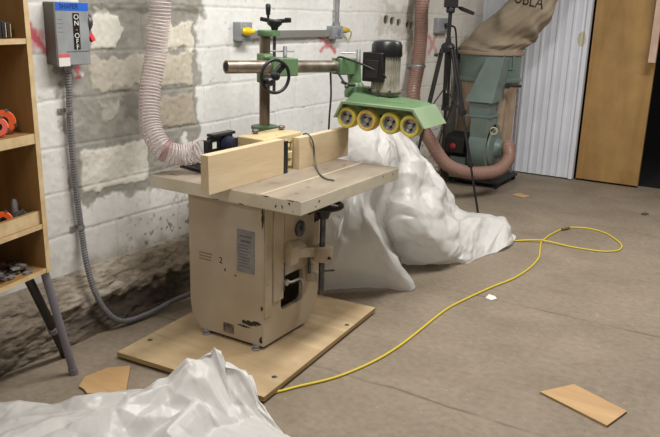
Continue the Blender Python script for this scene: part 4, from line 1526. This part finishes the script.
ax = (0.75, -0.6, 0.25)
disc('cutting_disc', 'orange cutter disc leaning at the back of the second shelf', (3.5, 122), -2.62, 0.046, 0.022, M['orange'], ax, 0.42, 1.118)
disc('cutting_disc', 'reddish pink cutter disc leaning in front of the orange disc', (-1.5, 131), -2.575, 0.037, 0.018, M['pinkred'], ax, 0.42, 1.118)
disc('cutting_disc', 'orange cutter disc behind the lip of the third shelf', (2, 206), -2.60, 0.036, 0.02, M['orange'], ax, 0.4, 0.746)
disc('cutting_disc', 'dark grey steel ring cutter on the third shelf near the side panel', (20, 209), -2.60, 0.030, 0.016, M['darksteel'], ax, 0.45, 0.746)
p = at_x(14, 200, -2.63)
t = thing('tool_arbor', 'upright grey steel arbor beside the ring cutter on the third shelf', 'arbor', (p[0], p[1], 0.746))
MB().lathe((p[0], p[1], 0.746), (0, 0, 1), [(0, 0.022), (0.012, 0.022), (0.012, 0.014), (0.09, 0.013), (0.105, 0.008)], 16).build('shaft', M['galv'], t)
MB().lathe((p[0], p[1], 0.765), (0, 0, 1), [(0, 0.02), (0.022, 0.02)], 6).build('nut', M['darksteel'], t, smooth=20)
# loose rusty knives heaped on the bottom shelf
for k in range(54):
    lay = k//27
    u = -0.05-0.30*rng.random()
    w_ = 0.02+0.13*rng.random()
    an = rng.random()*6.28
    L2, W2, T2_ = 0.012+0.012*rng.random(), 0.006+0.005*rng.random(), 0.0035
    zc_ = 0.555+T2_+0.0005+lay*0.011+0.0002*k+(0.006 if w_ > 0.09 else 0)*lay
    tl = (0.0 if lay == 0 else 0.35)*(rng.random()-0.5)
    dx = np.array([math.cos(an), math.sin(an), tl])
    dx /= np.linalg.norm(dx)
    dy = np.cross([0, 0, 1], dx)
    dy /= np.linalg.norm(dy)
    dz_ = np.cross(dx, dy)
    p = on_shelf(u, w_, zc_)
    mb = MB().obox(p, dx*L2, dy*W2, dz_*T2_)
    mb.obox(p+dx*L2*0.7, dx*L2*0.35, dy*W2*1.3, dz_*T2_*0.8)
    o = mb.build('cutter_knife', M['rust'] if k % 3 else M['galv'], origin=p, smooth=0)
    tag(o, 'small rusty brown cutter knife in the heap on the bottom shelf' if k % 3 else 'small bare grey cutter knife in the heap on the bottom shelf', 'cutter', 'loose cutter knives on the bottom shelf')

# ------------------------------------------------------------------ draped plastic sheets
def crumple(G, seed, levels, env=None, floor_z=0.004):
    """irregular flat facets meeting in creases: random heights on scattered points, linear between them"""
    r = np.random.default_rng(seed)
    du = np.gradient(G, axis=0)
    dv = np.gradient(G, axis=1)
    n = np.cross(du, dv)
    n /= (np.linalg.norm(n, axis=-1, keepdims=True)+1e-9)
    a = np.cumsum(np.linalg.norm(du, axis=-1).mean(axis=1))[:, None]*np.ones(G.shape[:2])
    b = np.cumsum(np.linalg.norm(dv, axis=-1).mean(axis=0))[None, :]*np.ones(G.shape[:2])
    h = np.zeros(a.shape)
    for (sp, amp, ang, st) in levels:
        ca, sa = math.cos(ang), math.sin(ang)
        p, q = (a*ca+b*sa)*st, (-a*sa+b*ca)
        x0, x1, y0, y1 = p.min()-sp, p.max()+sp, q.min()-sp, q.max()+sp
        pts = []
        for xx in np.arange(x0, x1+sp, sp):
            for yy in np.arange(y0, y1+sp, sp):
                pts.append((xx+(r.random()-0.5)*sp*0.95, yy+(r.random()-0.5)*sp*0.95))
        hv = (r.random(len(pts))-0.5)*2*amp
        vo, ed, fa, ov, oe, of = delaunay_2d_cdt([Vector(v) for v in pts], [], [], 0, 1e-6)
        src = [o_[0] if len(o_) else 0 for o_ in ov]
        for tri in fa:
            A, B, C_ = (vo[i] for i in tri[:3])
            i0, i1 = min(A.x, B.x, C_.x), max(A.x, B.x, C_.x)
            j0, j1 = min(A.y, B.y, C_.y), max(A.y, B.y, C_.y)
            sel = np.nonzero((p >= i0) & (p <= i1) & (q >= j0) & (q <= j1))
            if not len(sel[0]):
                continue
            px, py = p[sel], q[sel]
            den = (B.y-C_.y)*(A.x-C_.x)+(C_.x-B.x)*(A.y-C_.y)
            if abs(den) < 1e-12:
                continue
            l1 = ((B.y-C_.y)*(px-C_.x)+(C_.x-B.x)*(py-C_.y))/den
            l2 = ((C_.y-A.y)*(px-C_.x)+(A.x-C_.x)*(py-C_.y))/den
            l3 = 1-l1-l2
            ok = (l1 >= 0) & (l2 >= 0) & (l3 >= 0)
            val = l1*hv[src[tri[0]]]+l2*hv[src[tri[1]]]+l3*hv[src[tri[2]]]
            h2 = np.zeros(len(px))
            h2[ok] = val[ok]
            h[sel[0][ok], sel[1][ok]] += h2[ok]
    if env is not None:
        h = h*env
    P = G+n*h[..., None]
    P[..., 2] = np.maximum(P[..., 2], floor_z)
    return P


def loft(cols, nu, nv):
    """cols: list of columns, each a list of 3-D points from top to bottom"""
    cs = [spline(c, nv) for c in cols]
    nn_ = min(len(c) for c in cs)
    cs = np.array([np.array([[np.interp(s, np.linspace(0, 1, len(c)), c[:, k]) for k in range(3)] for s in np.linspace(0, 1, nv)]) for c in cs])
    out = np.zeros((nu, nv, 3))
    for j in range(nv):
        sp = spline(cs[:, j], nu)
        L = np.linspace(0, 1, len(sp))
        for k in range(3):
            out[:, j, k] = np.interp(np.linspace(0, 1, nu), L, sp[:, k])
    return out


def D(x, y, d):
    return at_d(x, y, d)


F = lambda x, y: at_z(x, y, 0.006)
cols = [
    [D(330, 128, 5.1), D(318, 165, 4.9), D(305, 200, 4.7), D(296, 245, 4.5), F(285, 292)],
    [D(350, 126, 4.9), D(342, 160, 4.7), D(332, 200, 4.42), D(325, 245, 4.25), F(318, 293)],
    [D(362, 125, 4.85), D(358, 155, 4.6), D(345, 195, 4.36), D(346, 240, 4.22), F(350, 292)],
    [D(372, 125, 4.85), D(374, 155, 4.55), D(358, 195, 4.36), D(368, 240, 4.24), F(383, 290)],
    [D(379, 126, 4.9), D(384, 160, 4.70), D(366, 198, 4.44), D(386, 240, 4.28), F(411, 287)],
    [D(382, 126, 4.95), D(388, 160, 4.85), D(372, 200, 4.82), D(384, 240, 4.92), F(396, 266)],
    [D(386, 126, 4.95), D(394, 160, 4.86), D(388, 200, 4.86), D(392, 236, 5.02), F(402, 262)],
    [D(390, 127, 4.95), D(402, 160, 4.78), D(404, 200, 4.68), D(398, 228, 4.66), F(412, 263)],
    [D(397, 129, 5.0), D(414, 163, 4.84), D(424, 203, 4.74), D(430, 238, 4.70), F(441, 263)],
    [D(401, 132, 5.1), D(424, 168, 5.0), D(440, 206, 4.96), D(452, 238, 4.94), F(466, 265)],
    [D(405, 135, 5.25), D(435, 174, 5.2), D(453, 208, 5.26), D(471, 224, 5.25), F(479, 258)],
    [D(407, 137, 5.35), D(439, 179, 5.4), D(459, 212, 5.5), D(492, 219, 5.5), F(497, 252)],
    [D(407, 138, 5.5), D(440, 181, 5.5), D(460, 214, 5.65), D(503, 221, 5.62), F(508, 246)],
    [D(406, 142, 5.7), D(438, 183, 5.75), D(458, 215, 5.85), D(500, 219, 5.8), F(508, 236)],
]
NU, NV = 330, 130
G = loft(cols, NU, NV)
env = np.minimum(1, np.minimum(np.linspace(0, 8, NV), np.linspace(8, 0.9, NV)))[None, :]*np.ones((NU, 1))
P = crumple(G, 5, ((0.22, 0.046, 0.5, 1.6), (0.12, 0.022, 1.1, 1.4), (0.05, 0.005, 0.2, 1.0)), env)
o = MB().grid(P).build('plastic_sheet', M['sheet'], origin=(-2.0, 4.3, 0), smooth=180)
tag(o, 'large crumpled milky plastic sheet draped behind the shaper under the feeder wheels', 'plastic sheet')

# foreground sheet: bunched on the floor at the lower left
nu, nv = 250, 210
cn = {'A': np.array([-2.63, 1.70]), 'B': np.array([-1.71, 2.28]), 'C': np.array([-0.9, 1.98]), 'D': np.array([-2.25, 0.85])}
uu, vv = np.meshgrid(np.linspace(0, 1, nu), np.linspace(0, 1, nv), indexing='ij')
XY = (cn['A']*((1-uu)*(1-vv))[..., None]+cn['B']*(uu*(1-vv))[..., None]+cn['C']*(uu*vv)[..., None]+cn['D']*((1-uu)*vv)[..., None])
XY = XY+np.array([-0.04, 0.27])*((np.clip(uu*(1-uu)*4, 0, 1)*sstep(0.25, 0.7, uu))*(1-vv))[..., None]


def ridge(pts):
    """tent height from a polyline of (x, y, h, width)"""
    h = np.zeros(uu.shape)
    for (x0, y0, h0, w0), (x1, y1, h1, w1) in zip(pts[:-1], pts[1:]):
        d = np.array([x1-x0, y1-y0])
        tt_ = np.clip(((XY[..., 0]-x0)*d[0]+(XY[..., 1]-y0)*d[1])/d.dot(d), 0, 1)
        r = np.hypot(XY[..., 0]-x0-tt_*d[0], XY[..., 1]-y0-tt_*d[1])
        h = np.maximum(h, (h0+(h1-h0)*tt_)*np.clip(1-r/(w0+(w1-w0)*tt_), 0, 1)**1.15)
    return h


pk = at_z(214, 347, 0.27)
l1, l2 = at_z(178, 371, 0.17), at_z(140, 391, 0.08)
r1, r2, r3 = at_z(240, 373, 0.17), at_z(258, 396, 0.08), at_z(272, 417, 0.035)
hts = np.maximum.reduce([
    ridge([(pk[0], pk[1], 0.29, 0.24), (-1.98, 2.02, 0.17, 0.22), (-2.08, 1.80, 0.12, 0.25), (-2.3, 1.45, 0.06, 0.25)]),
    ridge([(pk[0], pk[1], 0.28, 0.17), (r1[0], r1[1], 0.185, 0.16), (r2[0], r2[1], 0.09, 0.12), (r3[0], r3[1], 0.04, 0.10)]),
    ridge([(pk[0], pk[1], 0.27, 0.22), (l1[0], l1[1], 0.19, 0.20), (l2[0], l2[1], 0.10, 0.18), (-2.40, 1.82, 0.025, 0.15)]),
    ridge([(-1.83, 2.05, 0.13, 0.10), (-1.80, 1.85, 0.12, 0.16), (-1.55, 1.85, 0.05, 0.16)]),
    0.012+0.02*fbm(uu*9, vv*9, 3, 60)])
for _ in range(5):
    q = np.pad(hts, 1, mode='edge')
    hts = (q[1:-1, 1:-1]*2+q[:-2, 1:-1]+q[2:, 1:-1]+q[1:-1, :-2]+q[1:-1, 2:])/6
G = np.stack([XY[..., 0], XY[..., 1], hts], -1)
env = np.minimum(1, 0.25+hts/0.10)
P = crumple(G, 12, ((0.18, 0.030, 0.7, 1.5), (0.09, 0.013, 1.9, 1.3), (0.04, 0.003, 0.2, 1.0)), env, 0.005)
o = MB().grid(P).build('plastic_sheet', M['sheet'], origin=(-1.9, 1.8, 0), smooth=180)
tag(o, 'crumpled milky plastic sheet bunched on the floor in the foreground', 'plastic sheet')

# ------------------------------------------------------------------ yellow extension cord
pts = [(-1.81, 2.47, 0.0065)]+[at_z(x, y, 0.0065) for x, y in ((272, 392.5), (300, 386), (330, 379), (355, 370), (380, 358), (402, 344), (420, 330), (436, 317), (450, 307), (470, 297), (492, 287), (510, 280), (522, 273.5), (533, 265), (539, 257), (540, 249), (541.5, 242.5), (550, 235), (565, 228.3), (578, 227.5), (591, 229), (605, 233), (615, 239), (621.5, 245), (620.5, 249), (615, 251), (600, 251.2), (573, 247.2), (550, 243), (530, 241.2), (508, 241), (490, 240.5))]
pp = spline(pts, 260)
k0 = 0.0125
for i in range(len(pp)):
    # the loop crosses itself once: lift the upper strand
    dxx = np.linalg.norm(pp[i][:2]-at_z(540.5, 243, 0)[:2])
    if i > len(pp)*0.75 and dxx < 0.2:
        pp[i][2] += 0.014*(1-dxx/0.2)
t = thing('extension_cord', 'yellow extension cord snaking in a loop across the concrete floor', 'cord', (pp[120][0], pp[120][1], 0))
MB().tube(pp, 0.0062, 10).build('cord', M['cordyellow'], t, smooth=180)
p, q = at_z(562, 229.5, 0.012), at_z(569, 227.8, 0.012)
MB().cyl(p, q, 0.011, seg=12).build('connector', mat('dull_brown_plug', srgb(110, 100, 60), 0.5), t)

# ------------------------------------------------------------------ scraps on the floor
def slab_piece(name, pxs, z, label, cat, m_, z0=0.001):
    poly = [at_z(x, y, z) for x, y in pxs]
    poly = [(p[0], p[1], z0) for p in poly]
    c = np.mean(poly, axis=0)
    mb = MB().prism(poly, (0, 0, z-z0))
    n = len(poly)
    for i in range(len(mb.f)):
        mb.m[i] = 0 if i < 2 else 1
    o = mb.build(name, m_, origin=(c[0], c[1], 0), smooth=0)
    return tag(o, label, cat)


slab_piece('wood_offcut', [(79, 386), (85, 376.5), (108, 367.5), (130.5, 365.5), (126, 390.5), (98, 393), (87, 393), (84, 389)], 0.012, 'five sided plywood offcut lying on the floor near the shelf legs', 'offcut', [M['scrap'], M['plyedge']])
slab_piece('wood_offcut', [(540, 391.5), (574, 384), (627, 411), (607, 425.5)], 0.010, 'long flat plywood offcut alone on the floor at lower right', 'offcut', [M['scrap'], M['plyedge']])
slab_piece('wood_offcut', [(512, 194.5), (519, 192.8), (531, 196), (523, 197.5)], 0.008, 'small distant wood offcut on the floor before the white ribbed wall', 'offcut', [M['scrap'], M['plyedge']])
slab_piece('paper_scrap', [(485.5, 297.5), (489, 294), (495, 296), (497, 298.5), (491, 300)], 0.008, 'tiny white torn scrap on the floor beside the yellow cord', 'scrap', [M['white'], M['white']])
slab_piece('dark_chip', [(641, 213.5), (645, 212), (649, 213.5), (645, 214.5)], 0.01, 'tiny dark chip on the floor near the dark opening', 'chip', [M['rust'], M['rust']])

# ------------------------------------------------------------------ tripod
apx = at_d(448, 47, 6.15)
t = thing('camera_tripod', 'black camera tripod with pan head standing behind the plastic sheet', 'tripod', (apx[0], apx[1], 0))
f0 = at_z(478, 215, 0.0)
rr = np.linalg.norm(f0[:2]-apx[:2])
a0 = math.atan2(f0[1]-apx[1], f0[0]-apx[0])
za = apx[2]
MB().lathe((apx[0], apx[1], za-0.05), (0, 0, 1), [(0, 0.022), (0.01, 0.05), (0.05, 0.06), (0.07, 0.05), (0.09, 0.024), (0.12, 0.022)], 20).build('shoulder', M['tri'], t)
MB().cyl((apx[0], apx[1], za-0.35), (apx[0], apx[1], za+0.27), 0.016, seg=14).build('center_column', M['tri'], t)
for k in range(3):
    an = a0+k*2*math.pi/3
    d = np.array([math.cos(an), math.sin(an), 0])
    top = np.array([apx[0], apx[1], za-0.015])+d*0.05
    ft = np.array([apx[0], apx[1], 0.012])+d*(rr if k == 0 else 0.30)
    m1, m2 = top+(ft-top)*0.38, top+(ft-top)*0.70
    sd = np.array([-d[1], d[0], 0])
    mb = MB()
    for s_ in (-1, 1):
        mb.cyl(top+sd*0.018*s_, m1+sd*0.018*s_, 0.012, seg=10)
    lo = mb.build('leg', M['tri'], t)
    MB().cyl(m1-(m1-top)*0.25, m2, 0.013, seg=10).build('middle_tube', M['tri'], lo)
    MB().cyl(m2, ft, 0.0095, seg=10).build('lower_tube', M['tri'], lo)
    MB().obox(m1, sd*0.034, np.cross(sd, [0, 0, 1])*0.018, [0, 0, 0.022]).build('leg_clamp', M['matte_black'], lo, bevel=0.004)
    MB().obox(m2, sd*0.02, np.cross(sd, [0, 0, 1])*0.015, [0, 0, 0.02]).build('leg_clamp', M['matte_black'], lo, bevel=0.004)
    MB().sphere(ft+[0, 0, 0.002], 0.014).build('rubber_foot', M['rubber'], lo)
    MB().cyl(np.array([apx[0], apx[1], za-0.33]), top+(ft-top)*0.40, 0.006, seg=8).build('brace', M['tri'], t)
hb = np.array([apx[0], apx[1], za+0.27])
mb = MB().lathe(hb, (0, 0, 1), [(0, 0.025), (0.01, 0.036), (0.05, 0.036), (0.06, 0.028)], 16).obox(hb+[0, 0, 0.085], hd*0.055, [0.02, -0.035, 0], [0, 0, 0.04])
mb.obox(hb+[0, 0, 0.15], hd*0.06, np.cross(hd, [0, 0, 1])*0.05, [0, 0, 0.012])
ph = mb.build('pan_head', M['tri'], t, bevel=0.006)
p0, p1 = at_d(455, 6, 6.1), at_d(473.5, 13.5, 6.0)
MB().lathe(p0, p1-p0, [(0, 0.006), (0.04, 0.007), (0.045, 0.012), (0.07, 0.017), (np.linalg.norm(p1-p0), 0.014)], 12).build('pan_handle', M['tri'], ph)
q = at_d(435.5, 55, 6.12)
MB().cyl(q, np.array([apx[0], apx[1], za-0.02]), 0.006, seg=8).lathe(q-hd*0.01, hd, [(0, 0.012), (0.03, 0.014)], 12).build('crank_knob', M['matte_black'], t)

# ------------------------------------------------------------------ dust collector in the corner
DX, DY = at_d(490, 65, 7.3)[:2]
t = thing('dust_collector', 'grey green dust collector with tan bags in the far corner', 'dust collector', (DX, DY, 0))
zr0, zr1 = 1.02, 1.285
MB().lathe((DX, DY, zr0), (0, 0, 1), [(0, 0.295), (0.004, 0.308), (0.012, 0.308), (0.012, 0.298), (zr1-zr0-0.012, 0.298), (zr1-zr0-0.012, 0.308), (zr1-zr0, 0.308), (zr1-zr0+0.002, 0.29)], 48).build('drum_ring', M['dcgreen'], t)
# lower bag, slightly pleated
nth, nz_ = 96, 30
G = np.zeros((nth+1, nz_, 3))
for i in range(nth+1):
    an = 2*math.pi*(i % nth)/nth
    for j in range(nz_):
        s_ = j/(nz_-1)
        z = zr0+0.02-s_*0.86
        r = 0.30-0.03*min(1, s_*5)-0.01*s_+0.012*math.sin(an*9+s_*3)*min(1, s_*4)+0.006*math.sin(an*21+1)
        if s_ > 0.86:
            r *= math.sqrt(max(0.0, 1-((s_-0.86)/0.14)**2))*0.98+0.02
        G[i, j] = (DX+r*math.cos(an), DY+r*math.sin(an), z)
MB().grid(G).build('lower_bag', M['tanbag'], t, smooth=180)
MB().ring((DX, DY, zr0+0.0), (0, 0, 1), 0.302, 0.014, 60, 8, sq=1.6).build('bag_band', M['dcgreen'], t)
bq = at_d(513, 86, 6.98)
mb = MB().obox(bq, hd*0.075, [0.0, 0.02, 0], [0, 0, 0.012]).obox(bq-hd*0.05+[0, -0.01, 0], hd*0.02, [0.0, 0.02, 0], [0, 0, 0.024])
mb.build('band_latch', M['matte_black'], t, bevel=0.003)
# upper filter bag: sags up and to the right
lev = [(np.array([DX, DY, zr1-0.03]), 0.30), (np.array([DX, DY, zr1]), 0.302)]
for (px, py, hw_, dep) in ((493, 47.5, 31.5, 7.28), (500, 42, 31, 7.24), (507, 34.5, 28, 7.2), (517.5, 23, 24.5, 7.08), (527, 10, 22, 7.0), (536, -4, 20.5, 6.95), (551, -34, 20, 6.85), (562, -80, 19, 6.75)):
    lev.append((at_d(px, py, dep), hw_*dep/740))
cen = spline([l[0] for l in lev], 90)
rad = np.interp(np.linspace(0, 1, len(cen)), np.linspace(0, 1, len(lev)), [l[1] for l in lev])
nn2 = len(cen)
G = np.zeros((nth+1, nn2, 3))
for j in range(nn2):
    s_ = j/(nn2-1)
    for i in range(nth+1):
        an = 2*math.pi*(i % nth)/nth
        w1 = an*5+s_*9+1.5*math.sin(s_*11)
        fold = (0.020*math.sin(w1)+0.012*abs(math.sin(an*7-s_*16+1))+0.014*math.sin(an*2+s_*30))*min(1, max(0, s_-0.1)*9)
        r = rad[j]+fold*0.8
        G[i, j] = cen[j]+np.array([math.cos(an)*r, math.sin(an)*r*0.85, 0.35*r*math.cos(an)*sstep(0.25, 0.6, s_)*-0.6+0.02*math.sin(an*3+s_*8)*min(1, max(0, s_-0.1)*9)])
bag = MB().grid(G).build('filter_bag', M['canvas'], t, smooth=180)
MB().ring((DX, DY, zr1-0.015), (0, 0, 1), 0.306, 0.012, 60, 8, sq=1.5).build('bag_band', M['tanbag'], t)
# lettering printed on the bag, dropped on to the cloth
tm = text_mesh('UBLA', 0.165)
bmx = bmesh.new()
bmx.from_mesh(tm)
bmesh.ops.subdivide_edges(bmx, edges=bmx.edges, cuts=2)
bmesh.ops.triangulate(bmx, faces=bmx.faces)
vsb = [tuple(v) for v in G.reshape(-1, 3)]
a_, b_ = G.shape[:2]
fsb = [(i*b_+j, i*b_+j+1, (i+1)*b_+j+1, (i+1)*b_+j) for i in range(a_-1) for j in range(b_-1)]
bvh = BVHTree.FromPolygons(vsb, fsb)
lc = at_d(529, 0.5, 6.85)
ang = math.radians(-14)
ex = RT*math.cos(ang)-DN*math.sin(ang)
ey = -DN*math.cos(ang)-RT*math.sin(ang)
okc = True
for v in bmx.verts:
    q = Vector(lc)+Vector(ex)*v.co.x*0.72+Vector(ey)*v.co.y
    dirn = Vector((-0.25, 1.0, 0)).normalized()
    hit = bvh.ray_cast(q-dirn*1.2, dirn)
    v.co = (hit[0]-dirn*0.004) if hit[0] is not None else q
bmx.to_mesh(tm)
bmx.free()
tm.materials.clear()
link_mesh('printed_lettering', tm, M['ink'], bag, smooth=0)
# small framed hatch on the drum
hq = at_d(507.5, 62, 7.0)
hq = np.array([hq[0], DY-math.sqrt(max(0.0, 0.298**2-(hq[0]-DX)**2))-0.004, hq[2]])
hn = np.array([hq[0]-DX, hq[1]-DY, 0])
hn /= np.linalg.norm(hn)
ht = np.array([-hn[1], hn[0], 0])
hp_ = MB()
for s_ in (-1, 1):
    hp_.obox(hq+ht*0.055*s_, ht*0.008, hn*0.012, [0, 0, 0.07])
    hp_.obox(hq+np.array([0, 0, 0.065*s_]), ht*0.06, hn*0.012, [0, 0, 0.008])
hp_.build('hatch_frame', M['dcgreen'], t, bevel=0.002)
# inlet chute from blower to drum
def quadbox(a, b, name, m_, par):
    """two rings of four points"""
    return MB().add(list(a)+list(b), [(0, 1, 2, 3), (4, 7, 6, 5), (0, 4, 5, 1), (1, 5, 6, 2), (2, 6, 7, 3), (3, 7, 4, 0)]).build(name, m_, par, smooth=0, bevel=0.004)


BYb = DY-0.40
lo_ = [at_y(465, 101, BYb-0.12), at_y(492, 104, BYb-0.12)]
x0, x1, zl = lo_[0][0], lo_[1][0], (lo_[0][2]+lo_[1][2])/2
hi_ = [at_y(487, 57, BYb+0.02), at_y(504, 57, BYb+0.02)]
xh0, xh1, zh = hi_[0][0], hi_[1][0], hi_[0][2]
quadbox([(x0, BYb-0.12, zl), (x1, BYb-0.12, zl), (x1, BYb+0.16, zl), (x0, BYb+0.16, zl)],
        [(xh0, BYb+0.02, zh), (xh1, BYb+0.02, zh), (xh1, BYb+0.22, zh), (xh0, BYb+0.22, zh)], 'inlet_chute', M['dcgreen'], t)
n0, n1 = at_y(469, 108, BYb-0.09), at_y(488, 117, BYb-0.09)
MB().box(n0[0], n1[0], BYb-0.09, BYb+0.13, n1[2]-0.02, zl+0.005).build('chute_neck', M['dcgreen'], t, bevel=0.004)
MB().box(n0[0]-0.03, n1[0]+0.03, BYb-0.12, BYb+0.16, n1[2]-0.012, n1[2]+0.006).build('neck_flange', M['dcgreen'], t, bevel=0.003)
# blower housing: a scroll with its axis left-right
VX0, VX1 = at_y(472.5, 150, BYb)[0], at_y(490, 150, BYb)[0]
zc_ = at_y(482, 148, BYb)[2]
rb = 0.27
poly = []
for k in range(41):
    an = math.radians(0+k*9)
    r = rb*(0.86+0.14*(k/40))
    poly.append((VX0, BYb+0.10+r*math.cos(an), max(zc_+r*math.sin(an)*0.95, 0.09)))
vs = poly[:-1]
bl = MB().prism(vs, (VX1-VX0, 0, 0))
nb0, nb1 = BYb-0.085, BYb+0.125
bl.box(VX0, VX1, nb0-0.03, nb1, zc_, n1[2]-0.008)
blo = bl.build('blower_housing', M['dcgreen'], t, smooth=35, bevel=0.004)
MB().lathe((VX1, BYb+0.08, zc_), (1, 0, 0), [(0, 0.19), (0.02, 0.185), (0.04, 0.10), (0.085, 0.075), (0.09, 0.082), (0.11, 0.082)], 32).build('inlet_cone', M['dcgreen'], t)
MB().ring(at_y(493.5, 131, BYb-0.02), (0.3, -1, 0.1), 0.032, 0.007, 20, 8).build('inlet_ring', M['cast'], t)
MX0 = VX0-0.30
mot = MB().lathe((VX0, BYb+0.08, zc_), (-1, 0, 0), [(0, 0.10), (0.05, 0.11), (0.06, 0.125), (0.24, 0.125), (0.26, 0.11), (0.30, 0.08)], 28).box(VX0-0.24, VX0-0.06, BYb-0.085, BYb-0.03, zc_-0.06, zc_+0.08).build('motor', M['matte_black'], t, bevel=0.004)
rq = at_y(452.5, 147, BYb-0.09)
MB().lathe((VX0-0.17, BYb-0.085, zc_+0.0), (0, -1, 0), [(0, 0.03), (0.015, 0.03), (0.022, 0.02)], 20).build('red_button', mat('dull_red', srgb(150, 40, 42), 0.5), mot)
MB().box(VX0-0.22, VX1+0.10, BYb+0.02, DY+0.22, 0.045, 0.07).build('base_shadow_plate', M['matte_black'], t, bevel=0.004)  # black plate stands where only dark shadow lies under the blower
MB().box(VX0-0.22, VX0-0.06, BYb-0.02, BYb+0.18, 0.075, zc_-0.11).build('motor_stand', M['dcgreen'], t, bevel=0.004)
for (sx2, sy2) in ((VX0-0.19, BYb+0.05), (VX1+0.07, BYb+0.05), (VX0-0.19, DY+0.18), (VX1+0.07, DY+0.18)):
    MB().lathe((sx2, sy2, 0.0225), (0, 1, 0), [(-0.012, 0.0222), (0.012, 0.0222)], 16).build('caster', M['rubber'], t)
for an in (0.6, 2.2, 3.9, 5.4):
    MB().cyl((DX+0.31*math.cos(an), DY+0.31*math.sin(an), 0.075), (DX+0.303*math.cos(an), DY+0.303*math.sin(an), zr0+0.02), 0.012, seg=8).build('support_rod', M['galv'], t)

# ------------------------------------------------------------------ brown hose
Yi = BYb+0.08
ic = np.array([VX1+0.10, Yi, zc_])
path = spline([(-2.80, 6.42, 2.4), at_x(424, -6, -2.80), at_x(421, 35, -2.81), at_x(418, 66, -2.82), at_x(413.5, 95, -2.80), at_d(420, 122, 6.45), at_d(431, 142, 6.46), at_d(445, 163, 6.50), at_d(463, 171.5, 6.58), at_d(483, 173, 6.66), at_d(499, 169.5, 6.76), at_d(508.5, 158, 6.84), at_d(508, 146, 6.90), ic+[0.075, -0.03, 0.005], ic], 190)
path[:, 2] = np.maximum(path[:, 2], 0.066)
t = thing('dust_hose', 'brownish ribbed hose dropping down the wall and looping to the dust collector', 'hose', (path[100][0], path[100][1], 0))
MB().tube(path, 0.056, 20, caps=False).build('hose_wall', M['hosebrown'], t, smooth=180)
MB().helix(path, 0.0565, 0.0042, 0.020, 5, 14).build('spiral_rib', M['ribbrown'], t, smooth=180)
p = at_x(418, 66, -2.82)
MB().ring((p[0], p[1], p[2]), (0, 0, 1), 0.061, 0.006, 30, 8, sq=2.5).box(XW-0.01, p[0]-0.055, p[1]-0.012, p[1]+0.012, p[2]-0.014, p[2]+0.014).build('wall_strap', M['galv'], t)
